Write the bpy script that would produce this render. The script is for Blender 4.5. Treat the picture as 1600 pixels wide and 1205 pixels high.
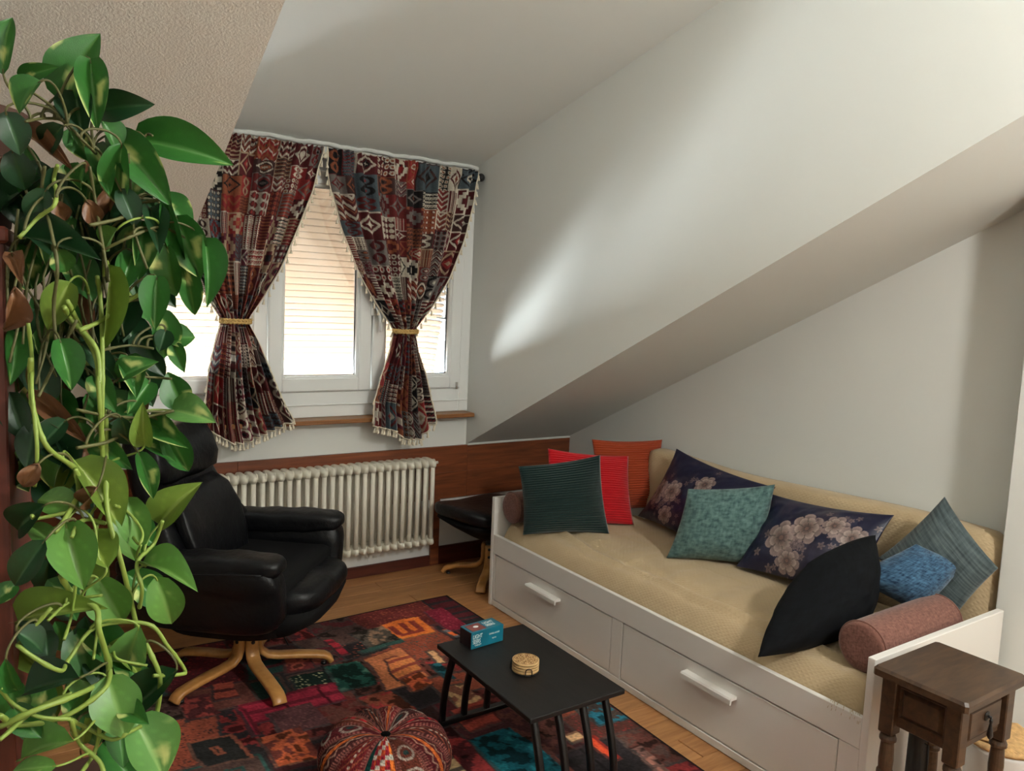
import bpy, bmesh, math, random
import numpy as np
from mathutils import Vector, Matrix

for o in list(bpy.data.objects): bpy.data.objects.remove(o)
SC = bpy.context.scene
COL = SC.collection
random.seed(7); RNG = np.random.default_rng(7)

# ------------------------------------------------------------------ camera
F_PX, YAW, PITCH, ROLL, CAM_H = 1213.36, 0.5944, 0.1036, 0.0435, 1.5565
_F = Vector((math.sin(YAW)*math.cos(PITCH), math.cos(YAW)*math.cos(PITCH), -math.sin(PITCH)))
_r = Vector((math.cos(YAW), -math.sin(YAW), 0)); _u = _r.cross(_F)
CR = _r*math.cos(ROLL) + _u*math.sin(ROLL); CU = -_r*math.sin(ROLL) + _u*math.cos(ROLL)
cd = bpy.data.cameras.new('camera'); cam = bpy.data.objects.new('camera', cd); COL.objects.link(cam)
cd.sensor_width = 36; cd.lens = 36*F_PX/1600; cd.clip_start = 0.02
m = Matrix((CR, CU, -_F)).transposed().to_4x4(); m.translation = (0, 0, CAM_H); cam.matrix_world = m
SC.camera = cam

# ------------------------------------------------------------------ light
w = bpy.data.worlds.new('world'); SC.world = w; w.use_nodes = True
w.node_tree.nodes['Background'].inputs[0].default_value = (0.75, 0.86, 1.0, 1)
w.node_tree.nodes['Background'].inputs[1].default_value = 1.0
def lamp(name, kind, loc, power, color, size=0.1, aim=None, size_y=None):
    l = bpy.data.lights.new(name, kind); o = bpy.data.objects.new(name, l); COL.objects.link(o)
    o.location = loc; l.energy = power; l.color = color
    if kind == 'AREA':
        l.shape = 'RECTANGLE'; l.size = size; l.size_y = size_y or size
        o.rotation_euler = (Vector(aim)-Vector(loc)).to_track_quat('-Z', 'Y').to_euler()
    else: l.shadow_soft_size = size
    return o
lamp('ceiling_lamp', 'POINT', (1.80, -0.60, 2.50), 96, (1.0, 0.985, 0.925), 0.12)
lamp('daylight_off_the_sill', 'AREA', (1.35, 4.34, 0.90), 3.0, (1.0, 0.95, 0.86), 1.9, (1.35, 4.27, 1.6), 0.2)
lamp('daylight_off_the_roof', 'AREA', (1.05, 4.90, 0.72), 1150, (0.90, 0.96, 1.0), 2.3, (2.10, 3.60, 1.60), 0.8)
SC.view_settings.view_transform = 'Standard'; SC.view_settings.look = 'None'
SC.view_settings.gamma = 1; SC.view_settings.use_curve_mapping = False
SC.view_settings.exposure = 0.66

# ------------------------------------------------------------------ helpers
def at(px, py, ax, val):
    """point seen at a photo pixel on the plane axis=val"""
    d = _F + CR*((px-800)/F_PX) + CU*((602.5-py)/F_PX); o = Vector((0, 0, CAM_H))
    return o + d*((val-o[ax])/d[ax])
def deep(px, py, dep):
    return Vector((0, 0, CAM_H)) + (_F + CR*((px-800)/F_PX) + CU*((602.5-py)/F_PX))*dep
def lin(c):
    c = [x/255 for x in c]
    return tuple(x/12.92 if x <= .04045 else ((x+.055)/1.055)**2.4 for x in c) + (1,)
def linv(a):
    a = np.asarray(a, float)/255
    return np.where(a <= .04045, a/12.92, ((a+.055)/1.055)**2.4)

class MB:
    def __init__(s): s.v = []; s.f = []
    def add(s, V, Fs, mat=None):
        k = len(s.v)
        s.v += [tuple(mat @ Vector(p)) if mat else tuple(p) for p in V]
        s.f += [tuple(i+k for i in f) for f in Fs]; return s
    def box(s, c, d, b=.003, seg=1, mat=None):
        bm = bmesh.new(); bmesh.ops.create_cube(bm, size=1)
        for v in bm.verts: v.co = Vector((v.co.x*d[0]+c[0], v.co.y*d[1]+c[1], v.co.z*d[2]+c[2]))
        if b: bmesh.ops.bevel(bm, geom=bm.edges[:], offset=min(b, min(d)*.45), segments=seg, affect='EDGES', profile=.5)
        bm.verts.index_update()
        s.add([v.co for v in bm.verts], [[v.index for v in f.verts] for f in bm.faces], mat); bm.free(); return s
    def lathe(s, prof, n=24, mat=None, c=(0, 0, 0)):
        V = []; Fs = []
        for r, z in prof:
            for k in range(n):
                a = 2*math.pi*k/n; V.append((c[0]+r*math.cos(a), c[1]+r*math.sin(a), c[2]+z))
        for i in range(len(prof)-1):
            for k in range(n):
                Fs.append((i*n+k, i*n+(k+1) % n, (i+1)*n+(k+1) % n, (i+1)*n+k))
        Fs.append(tuple(range(n))[::-1]); Fs.append(tuple((len(prof)-1)*n+k for k in range(n)))
        return s.add(V, Fs, mat)
    def tube(s, path, r, n=8, closed=False):
        P = [Vector(p) for p in path]; N = len(P)
        R = r if isinstance(r, (list, tuple)) else [r]*N
        T = [((P[(i+1) % N] if closed else P[min(i+1, N-1)])-(P[i-1] if closed else P[max(i-1, 0)])).normalized() for i in range(N)]
        a = T[0].orthogonal().normalized(); V = []; Fs = []
        for i in range(N):
            a = (a - T[i]*a.dot(T[i])).normalized(); b = T[i].cross(a)
            for k in range(n):
                t = 2*math.pi*k/n; V.append(P[i]+(a*math.cos(t)+b*math.sin(t))*R[i])
        for i in range(N if closed else N-1):
            j = (i+1) % N
            for k in range(n): Fs.append((i*n+k, i*n+(k+1) % n, j*n+(k+1) % n, j*n+k))
        if not closed: Fs += [tuple(range(n))[::-1], tuple((N-1)*n+k for k in range(n))]
        return s.add(V, Fs)
    def ribbon(s, path, side, wd, th, rnd=.25):
        """rounded rectangular bar swept along a path; side = constant width direction"""
        P = [Vector(p) for p in path]; N = len(P); side = Vector(side).normalized(); V = []; Fs = []; n = 8
        W = wd if isinstance(wd, (list, tuple)) else [wd]*N; H = th if isinstance(th, (list, tuple)) else [th]*N
        for i in range(N):
            t = (P[min(i+1, N-1)]-P[max(i-1, 0)]).normalized(); nn = side.cross(t).normalized()
            a, b = W[i]/2, H[i]/2; c = min(a, b)*rnd
            for x, y in ((a-c, b), (-a+c, b), (-a, b-c), (-a, -b+c), (-a+c, -b), (a-c, -b), (a, -b+c), (a, b-c)):
                V.append(P[i]+side*x+nn*y)
        for i in range(N-1):
            for k in range(n): Fs.append((i*n+k, i*n+(k+1) % n, (i+1)*n+(k+1) % n, (i+1)*n+k))
        Fs += [tuple(range(n))[::-1], tuple((N-1)*n+k for k in range(n))]
        return s.add(V, Fs)
    def blob(s, h, e=4, n=10, deform=None, mat=None):
        """superellipsoid from a cube grid; deform(p, q): p position, q direction in [-1,1]^3"""
        idx = {}; V = []; Fs = []
        def vid(p):
            k = tuple(round(x, 4) for x in p)
            if k not in idx:
                L = sum(abs(x)**e for x in p)**(1/e); q = Vector([x/L for x in p])
                P = Vector((q.x*h[0], q.y*h[1], q.z*h[2])); P = deform(P, q) if deform else P
                idx[k] = len(V); V.append(P)
            return idx[k]
        g = [math.tan(math.pi/4*(2*i/n-1)) for i in range(n+1)]
        for ax in range(3):
            for sg in (-1, 1):
                for i in range(n):
                    for j in range(n):
                        q = []
                        for a, b in ((i, j), (i+1, j), (i+1, j+1), (i, j+1)):
                            p = [0, 0, 0]; p[ax] = sg; p[(ax+1) % 3] = g[a]; p[(ax+2) % 3] = g[b]; q.append(vid(p))
                        Fs.append(q if sg > 0 else q[::-1])
        return s.add(V, Fs, mat)
    def rings(s, R, cap=True, closed=True):
        n = len(R[0]); V = [p for r in R for p in r]; Fs = []
        for i in range(len(R)-1):
            for k in range(n if closed else n-1): Fs.append((i*n+k, i*n+(k+1) % n, (i+1)*n+(k+1) % n, (i+1)*n+k))
        if cap: Fs += [tuple(range(n))[::-1], tuple((len(R)-1)*n+k for k in range(n))]
        return s.add(V, Fs)
    def mesh(s, name, mt, smooth=True):
        me = bpy.data.meshes.new(name); me.from_pydata([tuple(p) for p in s.v], [], s.f); me.update()
        if mt: me.materials.append(mt)
        if smooth: me.polygons.foreach_set('use_smooth', [True]*len(me.polygons))
        return me
    def build(s, name, mt, parent=None, smooth=True, **kw):
        return put(name, s.mesh(name, mt, smooth), parent, **kw)
def put(name, me, parent=None, loc=None, rot=None, mat=None, label=None, cat=None, group=None, kind=None):
    o = bpy.data.objects.new(name, me); COL.objects.link(o)
    if parent: o.parent = parent
    if mat is not None: o.matrix_local = mat
    if loc is not None: o.location = loc
    if rot is not None: o.rotation_euler = rot
    return tag(o, label, cat, group, kind)
def tag(o, label=None, cat=None, group=None, kind=None):
    for k, v in (('label', label), ('category', cat), ('group', group), ('kind', kind)):
        if v: o[k] = v
    return o
def thing(name, label, cat, loc=(0, 0, 0), rz=0, group=None):
    return put(name, None, None, loc, (0, 0, rz), None, label, cat, group)
def grid_mesh(name, P, mt, col=None, uv=None, wrap=False):
    """P: (n,m,3) array -> fast quad grid mesh"""
    n, mm = P.shape[:2]; me = bpy.data.meshes.new(name)
    I = np.arange(n*mm).reshape(n, mm)
    if wrap: I = np.concatenate([I, I[:, :1]], 1)
    Q = np.stack([I[:-1, :-1], I[1:, :-1], I[1:, 1:], I[:-1, 1:]], -1).reshape(-1, 4)
    return quads(me, P.reshape(-1, 3), Q, mt, None if col is None else col.reshape(-1, 3), None if uv is None else uv.reshape(-1, 2))
def quads(me, V, Q, mt, col=None, uv=None):
    me.vertices.add(len(V)); me.vertices.foreach_set('co', np.asarray(V, np.float32).ravel())
    me.loops.add(Q.size); me.loops.foreach_set('vertex_index', Q.ravel().astype(np.int32))
    me.polygons.add(len(Q)); me.polygons.foreach_set('loop_start', np.arange(0, Q.size, 4, dtype=np.int32))
    me.polygons.foreach_set('loop_total', np.full(len(Q), 4, np.int32))
    me.update(calc_edges=True); me.polygons.foreach_set('use_smooth', [True]*len(Q))
    if col is not None:
        a = me.color_attributes.new('Col', 'FLOAT_COLOR', 'POINT')
        a.data.foreach_set('color', np.concatenate([linv(col), np.ones((len(V), 1))], 1).astype(np.float32).ravel())
    if uv is not None:
        l = me.uv_layers.new(name='UV'); l.data.foreach_set('uv', uv[Q.ravel()].astype(np.float32).ravel())
    if mt: me.materials.append(mt)
    return me
def noise2(n, mm, cell, seed, octs=3):
    r = np.random.default_rng(seed); out = np.zeros((n, mm)); amp = 1; tot = 0
    for o in range(octs):
        c = max(cell/2**o, 1.0); a, b = int(n/c)+3, int(mm/c)+3; g = r.random((a, b))
        y = np.arange(n)/c; x = np.arange(mm)/c; i = y.astype(int); j = x.astype(int)
        fy = (y-i)[:, None]; fx = (x-j)[None]; fy = fy*fy*(3-2*fy); fx = fx*fx*(3-2*fx)
        g00 = g[i][:, j]; g10 = g[i+1][:, j]; g01 = g[i][:, j+1]; g11 = g[i+1][:, j+1]
        out += amp*((g00*(1-fy)+g10*fy)*(1-fx)+(g01*(1-fy)+g11*fy)*fx); tot += amp; amp *= .5
    return out/tot

# ------------------------------------------------------------------ materials
def nt(name):
    mt = bpy.data.materials.new(name); mt.use_nodes = True; t = mt.node_tree
    return mt, t, t.nodes['Principled BSDF']
def nd(t, k, **kw):
    n = t.nodes.new(k)
    for a, b in kw.items():
        if a[0] == 'i' and a[1:].isdigit(): n.inputs[int(a[1:])].default_value = b
        elif a in n.inputs: n.inputs[a].default_value = b
        else: setattr(n, a, b)
    return n
def coords(t, scale=(1, 1, 1), kind='Object', rot=(0, 0, 0)):
    c = nd(t, 'ShaderNodeTexCoord'); mp = nd(t, 'ShaderNodeMapping'); mp.inputs['Scale'].default_value = scale
    mp.inputs['Rotation'].default_value = rot
    t.links.new(c.outputs[kind], mp.inputs[0]); return mp.outputs[0]
def bump(t, b, src, strength, dist=.002):
    n = nd(t, 'ShaderNodeBump', Strength=strength, Distance=dist)
    t.links.new(src, n.inputs['Height']); t.links.new(n.outputs[0], b.inputs['Normal'])
def plain(name, c, rough=.5, metal=0, var=.0, bs=0, bst=.3, scale=8, spec=.5, coat=0, bdist=.002, stretch=(1, 1, 1), sheen=0):
    mt, t, b = nt(name); b.inputs['Roughness'].default_value = rough; b.inputs['Metallic'].default_value = metal
    b.inputs['Base Color'].default_value = lin(c); b.inputs['Specular IOR Level'].default_value = spec
    b.inputs['Coat Weight'].default_value = coat; b.inputs['Sheen Weight'].default_value = sheen
    if var or bs:
        v = coords(t, stretch)
    if var:
        n = nd(t, 'ShaderNodeTexNoise', Scale=scale, Detail=5.0); t.links.new(v, n.inputs[0])
        mx = nd(t, 'ShaderNodeMix', data_type='RGBA')
        mx.inputs[6].default_value = lin([x*(1-var) for x in c]); mx.inputs[7].default_value = lin([min(255, x*(1+var)) for x in c])
        t.links.new(n.outputs[0], mx.inputs[0]); t.links.new(mx.outputs[2], b.inputs['Base Color'])
    if bs:
        n = nd(t, 'ShaderNodeTexNoise', Scale=bs, Detail=3.0); t.links.new(v, n.inputs[0]); bump(t, b, n.outputs[0], bst, bdist)
    return mt
def wood(name, c1, c2, stretch=(1, 12, 12), scale=3, rough=.45, rnd=0, spec=.5, bst=.15):
    mt, t, b = nt(name); b.inputs['Roughness'].default_value = rough; b.inputs['Specular IOR Level'].default_value = spec
    v = coords(t, stretch)
    if rnd:
        oi = nd(t, 'ShaderNodeObjectInfo'); ad = nd(t, 'ShaderNodeVectorMath', operation='ADD')
        sc = nd(t, 'ShaderNodeVectorMath', operation='SCALE'); sc.inputs['Scale'].default_value = 40
        cx = nd(t, 'ShaderNodeCombineXYZ'); t.links.new(oi.outputs['Random'], cx.inputs[0]); t.links.new(oi.outputs['Random'], cx.inputs[1])
        t.links.new(cx.outputs[0], sc.inputs[0]); t.links.new(v, ad.inputs[0]); t.links.new(sc.outputs[0], ad.inputs[1]); v = ad.outputs[0]
    n = nd(t, 'ShaderNodeTexNoise', Scale=scale, Detail=6.0, Roughness=.6, Distortion=.6); t.links.new(v, n.inputs[0])
    r = nd(t, 'ShaderNodeValToRGB'); r.color_ramp.elements[0].position = .3; r.color_ramp.elements[1].position = .72
    r.color_ramp.elements[0].color = lin(c1); r.color_ramp.elements[1].color = lin(c2)
    t.links.new(n.outputs[0], r.inputs[0]); out = r.outputs[0]
    if rnd:
        hs = nd(t, 'ShaderNodeHueSaturation'); mr = nd(t, 'ShaderNodeMapRange'); mr.inputs[3].default_value = 1-rnd; mr.inputs[4].default_value = 1+rnd
        t.links.new(oi.outputs['Random'], mr.inputs[0]); t.links.new(mr.outputs[0], hs.inputs['Value']); t.links.new(out, hs.inputs['Color']); out = hs.outputs[0]
    t.links.new(out, b.inputs['Base Color']); bump(t, b, n.outputs[0], bst, .001)
    return mt
def painted(name, rough=.85, bs=0, bst=.4, sheen=0, spec=.3, trans=0):
    mt, t, b = nt(name); b.inputs['Roughness'].default_value = rough; b.inputs['Sheen Weight'].default_value = sheen
    b.inputs['Specular IOR Level'].default_value = spec
    a = nd(t, 'ShaderNodeAttribute', attribute_name='Col'); t.links.new(a.outputs['Color'], b.inputs['Base Color'])
    if bs:
        v = coords(t); n = nd(t, 'ShaderNodeTexNoise', Scale=bs, Detail=2.0); t.links.new(v, n.inputs[0]); bump(t, b, n.outputs[0], bst, .002)
    if trans:
        tr = nd(t, 'ShaderNodeBsdfTranslucent'); t.links.new(a.outputs['Color'], tr.inputs[0])
        mx = nd(t, 'ShaderNodeMixShader'); mx.inputs[0].default_value = trans
        t.links.new(b.outputs[0], mx.inputs[1]); t.links.new(tr.outputs[0], mx.inputs[2])
        t.links.new(mx.outputs[0], t.nodes['Material Output'].inputs[0])
    return mt
def woven(name, c1, c2, sx=60, sy=300, rough=.9, bst=.6, streak=.5, sheen=.2):
    """yarn fabric with slubs along both UV directions"""
    mt, t, b = nt(name); b.inputs['Roughness'].default_value = rough; b.inputs['Sheen Weight'].default_value = sheen; b.inputs['Specular IOR Level'].default_value = .2
    n1 = nd(t, 'ShaderNodeTexNoise', Scale=1.0, Detail=3.0); t.links.new(coords(t, (sx, sy, 1), 'UV'), n1.inputs[0])
    n2 = nd(t, 'ShaderNodeTexNoise', Scale=1.0, Detail=3.0); t.links.new(coords(t, (sy, sx, 1), 'UV'), n2.inputs[0])
    mx = nd(t, 'ShaderNodeMath', operation='MULTIPLY_ADD', i1=streak, i2=0.0); t.links.new(n1.outputs[0], mx.inputs[0])
    ml = nd(t, 'ShaderNodeMath', operation='MULTIPLY', i1=1-streak); t.links.new(n2.outputs[0], ml.inputs[0]); t.links.new(ml.outputs[0], mx.inputs[2])
    r = nd(t, 'ShaderNodeValToRGB'); r.color_ramp.elements[0].position = .36; r.color_ramp.elements[1].position = .64
    r.color_ramp.elements[0].color = lin(c1); r.color_ramp.elements[1].color = lin(c2)
    t.links.new(mx.outputs[0], r.inputs[0]); t.links.new(r.outputs[0], b.inputs['Base Color']); bump(t, b, mx.outputs[0], bst, .003)
    return mt
def glass_mat():
    mt = bpy.data.materials.new('window_glass'); mt.use_nodes = True; t = mt.node_tree; t.nodes.clear()
    o = nd(t, 'ShaderNodeOutputMaterial'); f = nd(t, 'ShaderNodeFresnel', IOR=1.55); g = nd(t, 'ShaderNodeBsdfGlossy', Roughness=0.01)
    tr = nd(t, 'ShaderNodeBsdfTransparent'); mx = nd(t, 'ShaderNodeMixShader'); tr.inputs[0].default_value = (.95, .97, .97, 1)
    t.links.new(f.outputs[0], mx.inputs[0]); t.links.new(tr.outputs[0], mx.inputs[1]); t.links.new(g.outputs[0], mx.inputs[2]); t.links.new(mx.outputs[0], o.inputs[0])
    return mt
def spread_mat():
    """beige cotton with a small woven diamond relief"""
    mt, t, b = nt('bedspread_cotton'); b.inputs['Roughness'].default_value = .9; b.inputs['Sheen Weight'].default_value = .15; b.inputs['Specular IOR Level'].default_value = .2
    v = coords(t, (1, 1, 1), 'UV')
    w1 = nd(t, 'ShaderNodeTexWave', Scale=28.0, wave_type='BANDS', bands_direction='DIAGONAL', Distortion=1.0); t.links.new(v, w1.inputs[0])
    v2 = coords(t, (-1, 1, 1), 'UV'); w2 = nd(t, 'ShaderNodeTexWave', Scale=28.0, wave_type='BANDS', bands_direction='DIAGONAL', Distortion=1.0); t.links.new(v2, w2.inputs[0])
    mx = nd(t, 'ShaderNodeMath', operation='MAXIMUM'); t.links.new(w1.outputs[1], mx.inputs[0]); t.links.new(w2.outputs[1], mx.inputs[1])
    n = nd(t, 'ShaderNodeTexNoise', Scale=5.0, Detail=4.0); t.links.new(v, n.inputs[0])
    r = nd(t, 'ShaderNodeValToRGB'); r.color_ramp.elements[0].color = lin((176, 154, 120)); r.color_ramp.elements[1].color = lin((198, 175, 140))
    t.links.new(n.outputs[0], r.inputs[0]); t.links.new(r.outputs[0], b.inputs['Base Color']); bump(t, b, mx.outputs[0], .35, .003)
    return mt

M = {}
M['wall'] = plain('white_plaster', (224, 225, 220), .9, bs=90, bst=.12, spec=.2)
M['stucco'] = plain('stucco', (230, 228, 221), .95, bs=230, bst=.6, spec=.1, bdist=.0025)
M['floorbase'] = plain('subfloor', (60, 40, 28), .8)
M['plank'] = wood('laminate', (150, 100, 60), (190, 138, 88), (2, 22, 22), 2.2, .42, rnd=.12)
M['panel'] = wood('stained_pine', (92, 46, 26), (142, 78, 44), (1.6, 20, 20), 2.0, .4, rnd=.05)
M['darkpanel'] = wood('dark_stained_pine', (64, 34, 22), (96, 52, 34), (1.6, 20, 20), 2.0, .45)
M['base'] = wood('dark_red_wood', (66, 28, 20), (98, 44, 30), (1.5, 20, 20), 2, .4)
M['sill'] = wood('sill_oak', (120, 76, 40), (168, 114, 66), (1.5, 20, 20), 2.5, .4)
M['pvc'] = plain('white_pvc', (232, 234, 232), .3, spec=.5)
M['glass'] = glass_mat()
M['slat'] = plain('shutter_slat', (118, 94, 72), .5, var=.05, scale=4)
M['gasket'] = plain('dark_gasket', (45, 45, 48), .6)
M['metal'] = plain('brushed_steel', (170, 170, 168), .35, 1)
M['rad'] = plain('radiator_enamel', (226, 220, 204), .35, spec=.5, bs=30, bst=.03)
M['blackiron'] = plain('black_iron', (24, 22, 22), .45, spec=.5)
M['curtain'] = painted('kilim_print', .9, 900, .25, trans=.08)
M['cream'] = plain('cream_cotton', (226, 216, 194), .9, bs=400, bst=.4)
M['braid'] = plain('gold_braid', (186, 152, 92), .8, bs=300, bst=.9, var=.2, scale=150)
M['bedwhite'] = plain('white_foil', (228, 224, 218), .38, spec=.45)
M['beddark'] = plain('shadow_gap', (70, 66, 62), .8)
M['spread'] = spread_mat()
M['leather'] = plain('black_leather', (10, 11, 14), .42, bs=26, bst=.5, spec=.32, bdist=.008)
M['leather2'] = plain('black_cloth_back', (13, 13, 14), .8, bs=300, bst=.3, spec=.2)
M['beech'] = wood('bent_beech', (176, 120, 62), (206, 152, 88), (6, 6, 3), 3, .32)
M['walnut'] = wood('dark_walnut', (52, 36, 25), (86, 63, 44), (3, 14, 14), 3, .4, spec=.5)
M['cabinet'] = wood('mahogany', (70, 28, 20), (110, 50, 36), (14, 14, 1.5), 2.5, .45)
M['tabletop'] = wood('black_stained_oak', (14, 13, 13), (30, 27, 26), (14, 2, 14), 4, .48, spec=.4, bst=.3)
M['tableleg'] = plain('black_lacquer', (14, 12, 12), .4)
M['rug'] = painted('rug_print', .95, 260, .35, spec=.1)
M['pouf'] = painted('embroidery', .9, 220, .7, spec=.15)
M['green'] = plain('green_corduroy', (16, 40, 38), .85, bs=350, bst=.3, sheen=.3, spec=.15)
M['red'] = plain('red_corduroy', (188, 20, 30), .85, bs=350, bst=.25, sheen=.2, spec=.15)
M['orange'] = plain('orange_corduroy', (160, 64, 32), .85, bs=350, bst=.25, sheen=.2, spec=.15)
M['teal'] = woven('teal_chenille', (54, 80, 80), (102, 132, 128), 30, 70, bst=.7, streak=.6)
M['blackv'] = woven('black_velvet', (4, 5, 8), (11, 14, 19), 20, 60, bst=.3, sheen=0)
M['blue'] = woven('blue_chenille', (20, 42, 68), (74, 110, 138), 40, 110, bst=.7, streak=.5)
M['greyc'] = woven('grey_chenille', (48, 58, 62), (90, 102, 103), 7, 90, bst=.7, streak=.75)
M['bolster'] = woven('brown_linen', (98, 62, 54), (136, 94, 82), 60, 160, bst=.4)
M['floral'] = painted('floral_satin', .42, 500, .1, spec=.5)
M['leaf'] = painted('pothos_leaf', .38, 60, .12, spec=.5, trans=.12)
M['stem'] = plain('pothos_stem', (128, 150, 66), .5, var=.15, scale=12)
M['stemdark'] = plain('old_stem', (84, 84, 46), .6, var=.2, scale=14)
M['pot'] = plain('brown_clay', (70, 44, 32), .8, bs=60, bst=.2)
M['soil'] = plain('soil', (36, 26, 20), .95, bs=60, bst=1)
M['teabox'] = plain('box_teal', (16, 108, 130), .35, var=.18, scale=18)
M['boxend'] = plain('box_dark_art', (34, 22, 26), .4, var=.5, scale=30)
M['boxart'] = plain('box_red_art', (120, 60, 56), .4, var=.4, scale=40)
M['ink'] = plain('white_ink', (232, 236, 232), .6)
M['coaster'] = wood('light_beech', (190, 150, 98), (212, 176, 124), (3, 10, 10), 3, .55)
M['engrave'] = plain('burnt_wood', (128, 86, 48), .8)
M['blackplastic'] = plain('black_plastic', (18, 18, 20), .4)
M['raffia'] = plain('raffia', (182, 146, 98), .8, var=.3, scale=60, bs=120, bst=.6)
M['enamel'] = plain('white_enamel', (226, 228, 228), .4, var=.05)
def speck():
    mt, t, b = nt('black_speckled_glaze'); b.inputs['Roughness'].default_value = .2
    v = nd(t, 'ShaderNodeTexVoronoi', Scale=40.0); t.links.new(coords(t), v.inputs[0])
    r = nd(t, 'ShaderNodeValToRGB'); r.color_ramp.elements[0].position = .10; r.color_ramp.elements[1].position = .14
    r.color_ramp.elements[0].color = lin((190, 190, 186)); r.color_ramp.elements[1].color = lin((14, 14, 15))
    t.links.new(v.outputs[0], r.inputs[0]); t.links.new(r.outputs[0], b.inputs['Base Color']); return mt
M['speck'] = speck()

# ------------------------------------------------------------------ room
YW, XR, ZP = 3.954, 3.134, 0.714          # window wall, right wall, knee wall top
SL, DS = 0.4883, 0.231                    # roof slope, dormer slope
XC, XL = 2.357, 0.40                      # dormer cheeks
YB, X0 = -2.0, -1.7
zr = lambda y: ZP + SL*(YW-y)
zd = lambda y: 2.335 + DS*(YW-y)
def prism(poly, ext, axis=0):
    """poly: list of 2D points in the other two axes; ext=(a,b) along axis"""
    V = []; n = len(poly)
    for e in ext:
        for p in poly:
            q = list(p); q.insert(axis, e); V.append(tuple(q))
    return MB().add(V, [tuple(range(n))[::-1], tuple(range(n, 2*n))] + [(i, (i+1) % n, n+(i+1) % n, n+i) for i in range(n)])
def struct(name, mb, mt, smooth=False, parent=None):
    o = mb.build(name, mt, parent, smooth)
    if not parent: o['kind'] = 'structure'
    bm = bmesh.new(); bm.from_mesh(o.data); bmesh.ops.recalc_face_normals(bm, faces=bm.faces[:]); bm.to_mesh(o.data); bm.free()
    return o
fl = struct('floor', MB().box((.8, 1.0, -.06), (5.4, 6.4, .1), 0), M['floorbase'])
pl = MB().box((0, 0, 0), (1.196, .1215, .012), .0015).mesh('plank', M['plank'], False)
row = 0; y = YW-.062
while y > -1.2:
    x = X0 - random.random()*1.1 + .6
    while x < XR+.4:
        if x-.6 < XR and x > -1.2: put('plank', pl, fl, loc=(min(x, 9), y, -.0055))
        x += 1.2
    y -= .123; row += 1
# window wall with its opening
WX0, WX1, WZ0, WZ1 = .47, 2.353, .918, 2.262
wb = MB()
wb.box(((X0+XR)/2, YW+.06, (WZ0-.1)/2), (XR-X0+.4, .12, WZ0+.1), 0)
wb.box(((X0+WX0)/2, YW+.06, 1.75), (WX0-X0, .12, 1.7), 0)
wb.box(((WX1+XR)/2+.1, YW+.06, 1.75), (XR-WX1+.2, .12, 1.7), 0)
wb.box(((WX0+WX1)/2, YW+.06, (WZ1+2.6)/2), (WX1-WX0, .12, 2.6-WZ1), 0)
struct('wall_back', wb, M['wall'])
struct('wall_right', MB().box((XR+.05, 1.2, 1.6), (.1, 6.2, 3.6), 0), M['wall'])
struct('wall_right_near', MB().box(((2.95+XR)/2+.0005, (1.235+YB)/2, 1.7), (XR-2.95+.001, 1.235-YB, 3.6), .004), M['wall'])
struct('wall_left', MB().box((X0-.05, 1.0, 1.8), (.1, 6.2, 3.8), 0), M['wall'])
struct('wall_front', MB().box((.8, YB-.05, 1.9), (5.2, .1, 4.0), 0), M['wall'])
th = .05
struct('ceiling_slope_left', prism([(YW+.02, zr(YW+.02)), (YB, zr(YB)), (YB, zr(YB)+th), (YW+.02, zr(YW+.02)+th)], (X0-.1, XL)), M['stucco'])
struct('ceiling_slope_right', prism([(YW+.02, zr(YW+.02)), (YB, zr(YB)), (YB, zr(YB)+th), (YW+.02, zr(YW+.02)+th)], (XC, XR+.1)), M['wall'])
struct('ceiling_dormer', prism([(YW+.1, zd(YW+.1)), (YB, zd(YB)), (YB, zd(YB)+.05), (YW+.1, zd(YW+.1)+.05)], (XL-.1, XC+.1)), M['wall'])
ck = [(YW+.02, zr(YW+.02)+th), (YB, zr(YB)+th), (YB, zd(YB)+.03), (YW+.02, zd(YW)+.03)]
struct('wall_dormer_right', prism(ck, (XC, XC+.05)), M['wall'])
struct('wall_dormer_left', prism(ck, (XL-.05, XL)), M['wall'])
# plaster ridge where the dormer ceiling meets the window wall, and a white bead on the panelling
rp = [(x, YW-.02, zd(YW)-.004+.004*math.sin(x*23)+.003*math.sin(x*61)) for x in np.linspace(XL, XC, 60)]
struct('trim_1', MB().tube(rp, .012, 8), M['wall'], True)
struct('trim_2', MB().box(((XC+XR)/2, YW-.012, ZP+.002), (XR-XC, .024, .012), .003), M['wall'])
# knee-wall panelling: boards and a post
pn = struct('trim_3', MB().box(((X0+XR)/2, YW-.003, .557), (XR-X0, .006, .31), 0), M['base'])
xs = [X0, -.2, 1.02, 2.36, XR]
for a, b in zip(xs[:-1], xs[1:]):
    put('board', MB().box((0, 0, 0), (b-a-.001, .014, .155), .001).mesh('board', M['panel'], False), pn, loc=((a+b)/2, YW-.012, .634))
    put('board', MB().box((0, 0, 0), (b-a-.001, .014, .156), .001).mesh('board', M['panel'], False), pn, loc=((a+b)/2, YW-.012, .478))
put('post', MB().box((0, 0, 0), (.056, .016, .40), .002).mesh('post', M['panel'], False), pn, loc=(2.157, YW-.013, .20))
struct('trim_4', MB().box(((X0+.78)/2, YW-.008, .2), (.78-X0, .012, .4), 0), M['darkpanel'])
struct('baseboard_back', MB().box(((.8+2.128)/2, YW-.01, .032), (2.128-.8, .016, .064), .003), M['base'])
struct('baseboard_right', MB().box(((2.186+XR)/2, YW-.01, .055), (XR-2.186, .016, .11), .003), M['base'])
# sill
struct('trim_5', MB().box(((.42+2.345)/2, YW-.035, .906), (2.345-.42, .15, .023), .004), M['sill'])

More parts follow.
